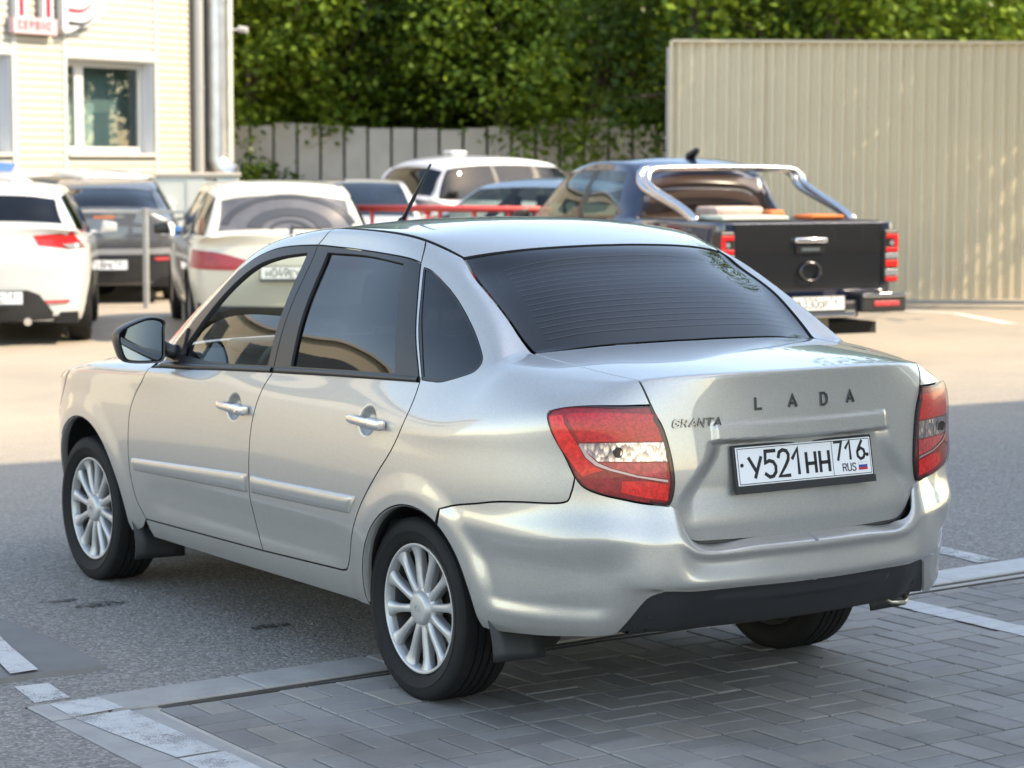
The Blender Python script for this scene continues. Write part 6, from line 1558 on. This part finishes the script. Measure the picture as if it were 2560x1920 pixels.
    if mirrors:
        cwy = spec['green'][0][4][1]; 
        for sx in (-1, 1): MB().add([Vector((sx*(W+.02+a*.18), cwy-.12+b, bz+.03+c*.13)) for a, b, c in ((0, 0, 0), (1, 0, .1), (1, 0, .8), (.2, 0, 1), (.1, .1, .1), (.85, .1, .2), (.85, .1, .7), (.25, .1, .9))], [(0, 1, 2, 3), (4, 7, 6, 5), (0, 4, 5, 1), (1, 5, 6, 2), (2, 6, 7, 3), (3, 7, 4, 0)]).box((sx*(W-.08)-.06, cwy-.10, bz+.03), (sx*(W-.08)+.10, cwy-.05, bz+.06)).build('door_mirror', paint if mirrors == 'body' else M_BLACKTRIM, root, smooth=True, bevel=.012, sharp=1.2)
    return root, Sx
def bgpanel(nm, Sx, root, pts, mat, d=(0, 1, -.1), both=False, dep=.006, step=.05, cl=True, snapdir='back'):
    """pts (x, z) seen from behind, laid on the car's rear"""
    q = []
    for x, z in pts:
        p, n = Sx.cast((-x, -6, z), (0, 1, 0))
        q.append(p if p is not None else Sx.near((-x, -.8, z))[0])
    loop = [p for p in crom([tuple(v) for v in q]+[tuple(q[0])], .03)] if not cl else sum([list(crom([tuple(q[i]), tuple(q[(i+1) % len(q)])], .03))[:-1] for i in range(len(q))], [])
    loop = [Sx.near(p)[0] for p in loop]
    o = panel(nm, Sx, loop, d, mat, None, step=step, gap=0, depth=dep, flange=.01, mirror=both)
    for k in (o if both else (o,)): k.parent = root
    return o
def sidepanel(nm, Sx, root, pts, mat, dep=.004):
    q = [Sx.cast((-4, y, z), (1, 0, 0))[0] for y, z in pts]
    loop = sum([list(crom([tuple(q[i]), tuple(q[(i+1) % len(q)])], .03))[:-1] for i in range(len(q))], []); loop = [Sx.near(p)[0] for p in loop]
    o = panel(nm, Sx, loop, (1, 0, -.05), mat, None, step=.06, gap=0, depth=dep, flange=.006, mirror=True)
    for k in o: k.parent = root
M_WHITE = carpaint('white_paint', (.56, .57, .56), rough=.35); M_CREAMW = carpaint('dusty_white_paint', (.54, .52, .45), rough=.5, dirt=.5); M_GRAPH = carpaint('graphite_paint', (.10, .105, .115), metal=.5, rough=.4); M_BLUE = carpaint('dark_blue_paint', (.005, .012, .042), metal=.3, rough=.3)
M_ICE = carpaint('ice_blue_paint', (.38, .46, .54), metal=.3, rough=.35); M_LILAC = carpaint('cool_white_paint', (.54, .55, .60), rough=.35); M_TGBLACK = simple('tailgate_black', (.010, .010, .011), .22, coat=.7)
M_PLBG = simple('plate_bg', (.72, .72, .70), .5)
def bg_plate(root, y, z, text, tilt=.1, region='16'):
    if len(text): return number_plate(root, Vector((0, y, z)), Vector((1, 0, 0)), Vector((0, tilt, 1)).normalized(), Vector((0, -1, tilt)).normalized(), text, region, detail=False)

# 1 white hatchback at the picture's left
sp = make_spec(W=.86, tail=-.74, front=3.28, wb=2.57, belt=.97, roof=1.46, rb=-.56, rr=-.30, wt=1.40, cw=2.32, deckz=1.06, gw=1.0, lip=.3)
r, Sx = bg_car('parked_car', 'white hatchback with red tail lamp, cut off by the edge beside the graphite saloon', 'car', sp, (3.42, 14.25, 0), 25, M_WHITE, group='cars parked in the yard', pillars=(1.0, .18), mirrors='body')
bgpanel('tail_lamp', Sx, r, [(.36, .985), (.60, 1.005), (.79, 1.015), (.815, .98), (.80, .87), (.66, .865), (.40, .90)], M_RED, d=(.4, .9, -.1), both=True)
bgpanel('lamp_insert', Sx, r, [(.60, .905), (.78, .91), (.77, .875), (.66, .87)], M_LAMPCLEAR, d=(.4, .9, -.1), both=True, dep=.016)
bgpanel('bumper_insert', Sx, r, [(-.52, .30), (-.40, .46), (-.30, .50), (.30, .50), (.40, .46), (.52, .30), (.50, .24), (-.50, .24)], M_BLACKMATT, dep=.012)
bgpanel('rear_reflector', Sx, r, [(.44, .405), (.66, .41), (.66, .385), (.46, .38)], M_RED_PINK, d=(.4, .9, -.1), both=True, dep=.012)
bgpanel('lower_valance', Sx, r, [(-.70, .27), (.70, .27), (.66, .22), (-.66, .22)], M_BLACKMATT, dep=.012)
bg_plate(r, -.775, .435, 'К142МС'); 
MB().tube([(.30, -.45, .22), (.30, -.74, .22)], .035, 14).build('exhaust_pipe', M_CHROME, r, smooth=True, sharp=.8)
# 2 graphite saloon
sp = make_spec(W=.88, tail=-1.0, front=3.4, wb=2.70, belt=.93, roof=1.44, rb=-.50, rr=.10, wt=1.4, cw=2.4, deckz=1.06, gw=.98)
r, Sx = bg_car('parked_car', 'graphite grey saloon parked tail first between the white hatchback and the steel post', 'car', sp, (6.85, 19.55, 0), 25.5, M_GRAPH, group='cars parked in the yard')
bgpanel('tail_lamp', Sx, r, [(.60, .93), (.80, .93), (.82, .80), (.64, .79)], M_LAMPCLEAR, d=(.4, .9, -.1), both=True); bgpanel('bright_strip', Sx, r, [(-.80, .66), (.80, .66), (.80, .585), (-.80, .585)], simple('satin_strip', (.45, .46, .48), .35, metal=.6), dep=.02); bgpanel('bumper_insert', Sx, r, [(-.82, .57), (.82, .57), (.80, .33), (-.80, .33)], M_BLACKMATT, dep=.012)
bgpanel('rear_reflector', Sx, r, [(.56, .54), (.76, .54), (.76, .505), (.57, .505)], M_RED_PINK, d=(.4, .9, -.1), both=True, dep=.02); bgpanel('lamp_strip', Sx, r, [(-.12, 1.015), (.12, 1.015), (.12, .985), (-.12, .985)], simple('orange_lamp', (.55, .14, .04), .4), dep=.01)
for x, ch in ((-.12, 'С'), (.02, 'Е')): pass
bg_plate(r, -1.045, .455, 'О718РК')
# 3 dusty white crossover just ahead of the silver saloon
sp = make_spec(W=.885, tail=-.80, front=3.3, wb=2.60, belt=.95, roof=1.475, rb=-.66, rr=-.40, wt=1.35, cw=2.3, deckz=.985, gw=1.06, lip=.25)
r, Sx = bg_car('parked_car', 'dusty cream estate car with swirls wiped on its rear window, beyond the silver saloon', 'car', sp, (5.86, 13.35, 0), 22, M_CREAMW, group='cars parked in the yard', glass=M_GLASSBG, rear_glass_mat=M_GLASSDUST, pillars=(1.0, .15))
bgpanel('tail_lamp', Sx, r, [(.30, .735), (.84, .845), (.86, .68), (.42, .66)], red_mat('lamp_maroon', (.30, .015, .03), .3), d=(.4, .9, -.1), both=True)
bg_plate(r, -.835, .64, 'Н049ЕУ')
bgpanel('bumper_insert', Sx, r, [(-.80, .36), (.80, .36), (.78, .25), (-.78, .25)], M_BLACKMATT, dep=.012)
for o in list(r.children):
    if o.name.startswith('rear_glass'): rgl = o
def wiped():
    # arcs left by the rear wiper: clean bands lying on the dusty pane
    mcl = simple('wiped_glass', (.055, .056, .062), .25, coat=.4)
    for R0, R1 in ((.20, .30), (.12, .15), (.42, .47)):
        V = []; F = []; n = 30
        for i in range(n+1):
            a = radians(12+156*i/n)
            for R in (R0, R1):
                x = R*1.35*cos(a)+.03; z = 1.01+R*sin(a)*.72
                p, nn = Sx.cast((x, -6, z), (0, 1, 0)); p = p if p is not None else Vector((x, -.6, z)); nn = nn if nn is not None else Vector((0, -1, .3)); V.append(p+nn*.003)
        F = [(2*i, 2*i+2, 2*i+3, 2*i+1) for i in range(n)]; mesh_obj('wiped_arc', V, F, mcl, rgl)
    MB().tube([Sx.back(.03, 1.0)+Vector((0, -.03, 0)), Sx.back(.05, 1.06)+Vector((0, -.02, .0))], .012, 8).tube([Sx.back(.05, 1.05)+Vector((0, -.015, 0)), Sx.back(.32, 1.03)+Vector((0, -.01, 0))], .008, 6).build('rear_wiper', M_BLACKTRIM, r)
    for sx in (-1, 1): MB().tube([(sx*.60, y, 1.475) for y in (-.1, .2, .9, 1.1)], .014, 8).build('roof_rail', M_BLACKTRIM, r)
wiped()
# 4 far white wagon side on, 5 light blue hatchback, 6 white saloon facing the camera, 7 white wagon behind the graphite saloon, 8 white car at the very edge
sp = make_spec(W=.92, tail=-.95, front=3.55, wb=2.8, sill=.28, belt=1.08, roof=1.74, rb=-.78, rr=-.50, wt=1.5, cw=2.5, deckz=1.13, gw=1.04, lip=.3)
r, Sx = bg_car('parked_car', 'cool white wagon with dark side windows beneath the trees, behind the red rail', 'car', sp, at(1105, 33.5), 82, M_LILAC, group='cars parked in the yard', pillars=(1.15, .35), wheel_r=.36, mirrors='body')
MB().box((-.10, .1, 1.745), (.10, .40, 1.80)).build('roof_pod', M_WHITE, r, bevel=.03)
bgpanel('tail_lamp', Sx, r, [(.60, 1.02), (.86, 1.04), (.86, .84), (.66, .84)], M_RED, d=(.4, .9, -.1), both=True)
sp = make_spec(W=.83, tail=-.72, front=3.1, wb=2.45, belt=.97, roof=1.475, rb=-.52, rr=-.16, wt=1.3, cw=2.2, deckz=1.04, gw=.98, lip=.3)
r, Sx = bg_car('parked_car', 'light blue hatchback with pale side windows, behind the red rail beside the blue pickup', 'car', sp, at(1530, 26.4), -30, M_ICE, group='cars parked in the yard', glass=M_GLASSLT, rear_glass_mat=M_GLASSBG, pillars=(.95, .12))
bgpanel('tail_lamp', Sx, r, [(.62, .95), (.80, .95), (.80, .70), (.68, .70)], M_RED, d=(.4, .9, -.1), both=True)
sp = make_spec(W=.86, tail=-.95, front=3.2, wb=2.55, belt=.93, roof=1.41, rb=-.40, rr=.1, wt=1.3, cw=2.3, deckz=1.03)
r, Sx = bg_car('parked_car', 'white saloon facing the camera, its bluish windscreen showing beside the dusty cream estate', 'car', sp, at(890, 33.0), 34+172, M_WHITE, group='cars parked in the yard', glass=glassmat('bluish_glass', (.10, .16, .24)), mirrors='body')
for sx in (-1, 1):
    q, nn = Sx.cast((sx*.62, 6, .70), (0, -1, 0)); MB().lathe([(.03, .0001), (.03, .06), (.0, .09), (-.05, .10)], 'Y', 20, (q.x, q.y, q.z), False).build('headlamp', M_LAMPCLEAR, r, smooth=True)
sp = make_spec(W=.87, tail=-.85, front=3.3, wb=2.65, belt=.98, roof=1.53, rb=-.68, rr=-.40, wt=1.35, cw=2.35, deckz=1.05, gw=1.02, lip=.3)
bg_car('parked_car', 'white estate car, only its roof and side windows showing above the graphite saloon', 'car', sp, at(285, 33.5), -24, M_WHITE, group='cars parked in the yard', pillars=(1.0, .2), mirrors='body')
sp = make_spec(W=.86, tail=-.90, front=3.25, wb=2.55, belt=.96, roof=1.50, rb=-.45, rr=.0, wt=1.3, cw=2.3, deckz=1.06)
bg_car('parked_car', 'white car with greenish glass under the blue awning, at the extreme picture edge', 'car', sp, at(-60, 30.5), 150, M_WHITE, group='cars parked in the yard', glass=glassmat('greenish_glass', (.40, .62, .55)), mirrors='body')

# --- dark blue pickup with chrome sports bar
def pickup():
    sp = make_spec(W=.91, tail=-1.12, front=4.05, wb=3.08, sill=.38, belt=1.13, roof=1.70, rb=.42, rr=.56, wt=1.75, cw=2.75, deckz=1.155, gw=1.04, lip=.95)
    # a flat load bed with square sides in place of a boot
    sp['deck'] = {k: (x, y, 1.15) for k, (x, y, z) in sp['deck'].items()}
    sp['tops'] = [(x if i < 14 else min(x*1.17, .885), y, z if i < 14 else 1.155) for i, (x, y, z) in enumerate(sp['tops'])]
    P = sp['plan']; n = len(P)
    tailx = {n-1: 0, n-2: .30, n-3: .58, n-4: .80, n-5: .885}
    for i, x in tailx.items(): P[i] = (x, -1.12 if i > n-5 else -1.06)
    T = sp['tops']
    for i, x in tailx.items(): T[i] = (x*.985, -1.105 if i > n-5 else -1.05, 1.155)
    P[n-6] = (.905, -.92); P[n-7] = (.91, -.72); P[n-8] = (.91, -.35); P[n-9] = (.91, .0); T[n-6] = (.88, -.90, 1.155); T[n-7] = (.885, -.55, 1.155); T[n-8] = (.885, -.15, 1.155); T[n-9] = (.80, .44, 1.16)
    for j in (1, 2, 3):
        yy = {1: -.85, 2: -.50, 3: -.05}[j]
        for i, x in enumerate((0, .30, .57, .79)): sp['deck'][(i, j)] = (x, yy, 1.15)
    for i, x in enumerate((0, .28, .52, .70)): sp['deck'][(i, 4)] = (x, .46, 1.152)
    sp['insetr'] = [.03, .02, .015, .008, .004, 0, .002, .006]; sp['rowzr'] = [.40, .46, .54, .66, .78, .92, 1.02, 1.11]
    r, Sx = bg_car('pickup_truck', 'dark blue double cab pickup with chrome sports bar and black tailgate', 'pickup', sp, (8.50, 9.78, 0), 7, M_BLUE, wheel_r=.37, pillars=(1.35, .55), quarter=False, glass=M_GLASSLT, rear_glass_mat=simple('cab_rear_glass', (.055, .035, .028), .12, coat=.3), cut_rear=True)
    tg = bgpanel('tailgate', Sx, r, [(-.735, 1.145), (.735, 1.145), (.735, .60), (-.735, .60)], M_TGBLACK, dep=.008)
    MB().box((-.16, -1.165, .985), (.16, -1.128, 1.03)).build('tailgate_handle', M_CHROME, tg, smooth=True, bevel=.012); MB().box((-.14, -1.142, .90), (.14, -1.130, .965)).build('handle_recess', M_BLACKTRIM, tg)
    tx = MB(); x = -.075
    for ch in 'НОВА': x += .0
    MB().tube([(.10*cos(2*pi*k/28), -1.148, .745+.075*sin(2*pi*k/28)) for k in range(28)], .010, 8, closed=True).build('ring_emblem', simple('dark_chrome', (.12, .12, .13), .2, metal=1), tg, smooth=True)
    MB().box((-.09, -1.146, .918), (.09, -1.142, .946)).build('name_strip', M_CHROME, tg)
    for sx in (-1, 1):
        lamp = bpy.data.objects.new('tail_lamp', None); link(lamp, r)
        MB().box((sx*.745 if sx > 0 else -.895, -1.150, .64), (.895 if sx > 0 else -.745, -1.02, 1.09)).build('lamp_housing', M_BLACKTRIM, lamp, bevel=.02)
        for z0, z1, m in ((1.015, 1.055, M_RED), (.900, .940, M_RED), (.845, .890, M_LAMPCLEAR), (.775, .830, M_RED_BRIGHT), (.70, .755, M_LAMPCLEAR), (.65, .69, M_RED)):
            MB().box((sx*.76 if sx > 0 else -.885, -1.158, z0), (.885 if sx > 0 else -.76, -1.148, z1)).build('lamp_bar', m, lamp, bevel=.004)
        MB().box((sx*.865-.02, -1.158, .94), (sx*.865+.02, -1.148, 1.015)).build('lamp_bar', M_RED, lamp)
        MB().tube([(sx*.82, -1.153, .977), (sx*.82, -1.158, .977)], .022, 14).build('lamp_bulb', M_LAMPCLEAR, lamp)
    # step bumper
    b = MB(); b.box((-.88, -1.30, .40), (-.42, -1.08, .56)); b.box((.42, -1.30, .40), (.88, -1.08, .56)); b.box((-.42, -1.26, .36), (.42, -1.08, .50)); b.build('step_bumper', M_BLACKMATT, r, bevel=.02)
    for sx in (-1, 1): MB().box((sx*.65-.22, -1.312, .525), (sx*.65+.22, -1.20, .562)).build('chrome_step', M_CHROME, r, bevel=.01); MB().box((sx*.67-.13, -1.308, .45), (sx*.67+.13, -1.296, .495)).build('rear_reflector', M_RED_PINK, r, bevel=.008)
    MB().box((-.38, -1.275, .365), (.38, -1.20, .42)).build('chrome_step', M_CHROME, r, bevel=.012)
    bg_plate(r, -1.275, .485, 'В330ОР', .05)
    MB().box((.02, -1.1, .20), (.22, -1.02, .36)).build('tow_bracket', simple('tow_steel', (.25, .22, .18), .6, metal=.4), r)
    # chrome sports bar: two hoops leaning forward, joined over the cab
    bar = MB()
    for yo in (0, .13):
        pts = [(-.80, -.62+yo*.3, 1.16), (-.80, -.40+yo*.5, 1.26), (-.815, .10+yo, 1.43), (-.80, .20+yo, 1.53), (-.74, .24+yo, 1.585), (-.55, .25+yo, 1.60), (0, .26+yo, 1.605), (.55, .25+yo, 1.60), (.74, .24+yo, 1.585), (.80, .20+yo, 1.53), (.815, .10+yo, 1.43), (.80, -.40+yo*.5, 1.26), (.80, -.62+yo*.3, 1.16)]
        bar.tube([tuple(p) for p in crom(pts, .05)], .032, 14)
    bar.build('sports_bar', simple('bar_chrome', (.60, .60, .61), .14, metal=1.0), r, smooth=True)
    # load lying in the bed
    bed = MB(); bed.box((-.80, -1.0, 1.155), (.80, .42, 1.165)).build('bed_liner', M_BLACKMATT, r)
    fin = MB(); fin.tube([(.05, .9, 1.70), (.06, .80, 1.76), (.06, .76, 1.77)], [.05, .03, .01], 10); fin.build('shark_fin_aerial', M_BLACKTRIM, r, smooth=True)
    M = r.matrix_world.copy() if False else Matrix.Translation(r.location) @ Matrix.Rotation(r.rotation_euler.z, 4, 'Z')
    for nm, lab, cat, c, box, lo, hi in (('orange_cover', 'crumpled orange sheet lying at the tailgate side of the pickup bed', 'sheet', (.70, .16, .03), None, (.25, -.80, 1.167), (.58, -.5, 1.21)), ('plank_bundle', 'pale boards lying across the pickup bed under the sports bar', 'boards', (.40, .42, .36), None, (-.72, -.9, 1.167), (-.05, -.5, 1.21)), ('orange_tool', 'small orange tool box lying in the middle of the pickup bed', 'tool box', (.65, .18, .05), None, (-.02, -.55, 1.167), (.14, -.40, 1.25)), ('pale_sack', 'pale folded sack behind the orange tool box in the pickup bed', 'sack', (.55, .42, .36), None, (-.35, -.20, 1.167), (.15, .15, 1.27))):
        mb = MB(); mb.box(lo, hi, M); o = mb.build(nm, simple(nm+'_m', c, .7, var=.25, vscale=9, bump=.5, bscale=12, bdist=.03), None, smooth=True, bevel=.03, seg=3); tag(o, lab, cat)
pickup()

# --- rail, post, box, awning, blue board
def furniture():
    a, b = at(880, 23.2), at(1375, 22.6); d = (b-a); L = d.length; d.normalize()
    root = empty('red_rail', a); tag(root, 'low red tubular rail with thin posts in front of the far parked cars', 'rail'); mr = simple('red_rail', (.55, .06, .05), .45); o0 = a
    MB().tube([Vector((0, 0, 1.19)), d*L+Vector((0, 0, 1.19))], .034, 10).build('top_rail', mr, root, smooth=True); MB().tube([Vector((0, 0, .35)), d*L+Vector((0, 0, .35))], .024, 10).build('bottom_rail', mr, root, smooth=True)
    k = .22
    while k < L: MB().tube([d*k+Vector((0, 0, 0)), d*k+Vector((0, 0, 1.19))], .022 if k < L-.4 else .04, 8).build('rail_post', mr, root, smooth=True); k += .355
    p = Vector((6.54, 17.79, 0)); root = empty('steel_post', p); tag(root, 'thin galvanised steel post with a crossbar, standing before the graphite saloon', 'post'); ms = simple('post_steel', (.36, .37, .36), .5, metal=.5, var=.3, vscale=6)
    MB().tube([(0, 0, 0), (0, 0, 1.12)], .036, 14).build('post_tube', ms, root, smooth=True, sharp=.8); MB().box((-.32, -.015, 1.06), (.55, .015, 1.10), Matrix.Rotation(-.55, 4, 'Z')).build('crossbar', ms, root, bevel=.006)
    c = at(455, 34.0); root = empty('utility_box', c, -.45); tag(root, 'large pale grey metal utility box against the cream facade', 'cabinet'); mg = simple('box_grey', (.52, .55, .52), .5, var=.08, vscale=2)
    MB().box((-.35, -.5, .1), (.85, .5, 1.42)).build('box_body', mg, root, bevel=.02); MB().box((-.38, -.53, 1.42), (.88, .53, 1.47)).build('box_lid', simple('box_lid', (.48, .44, .38), .6), root, bevel=.01); MB().box((-.352, -.45, .2), (-.351+.002-.006, .45, 1.35)).build('box_panel', simple('box_side_dark', (.22, .25, .26), .5), root); MB().box((.10, -.512, .2), (.82, -.50, 1.36)).build('box_panel', mg, root)  # darker grey sheet laid over the left side of the box
    c = at(462, 23.8); root = empty('blue_board', c, -.5); tag(root, 'small blue board on a thin post beside the mirror of the dusty cream estate', 'sign'); MB().tube([(0, 0, 0), (0, 0, .6)], .02, 8).build('board_post', ms, root); MB().box((-.09, -.012, .60), (.09, .012, .98)).build('board_face', simple('board_blue', (.08, .25, .60), .5), root, bevel=.006)
    c = at(-20, 33.0); root = empty('blue_awning', c, -.47); tag(root, 'bright blue awning end peeking in above the parked cars', 'awning'); mb_ = simple('awning_blue', (.03, .14, .50), .5)
    MB().add([(-2.2, -.9, 1.62), (.32, -.9, 1.44), (.32, .7, 1.60), (-2.2, .7, 1.78), (-2.2, -.9, 1.56), (.32, -.9, 1.40), (.32, .7, 1.56), (-2.2, .7, 1.72)], [(0, 1, 2, 3), (7, 6, 5, 4), (0, 4, 5, 1), (1, 5, 6, 2), (2, 6, 7, 3), (3, 7, 4, 0)]).build('awning_sheet', mb_, root)
    for x, y in ((.25, -.8), (.25, .6), (-2.1, -.8), (-2.1, .6)): MB().tube([(x, y, 0), (x, y, 1.5)], .025, 8).build('awning_post', ms, root)
furniture()
for o in bpy.data.objects:
    if o.name.split('.')[0] in ('plate_lettering', 'plate_screw', 'flag_outline'): o['kind'] = 'stuff'
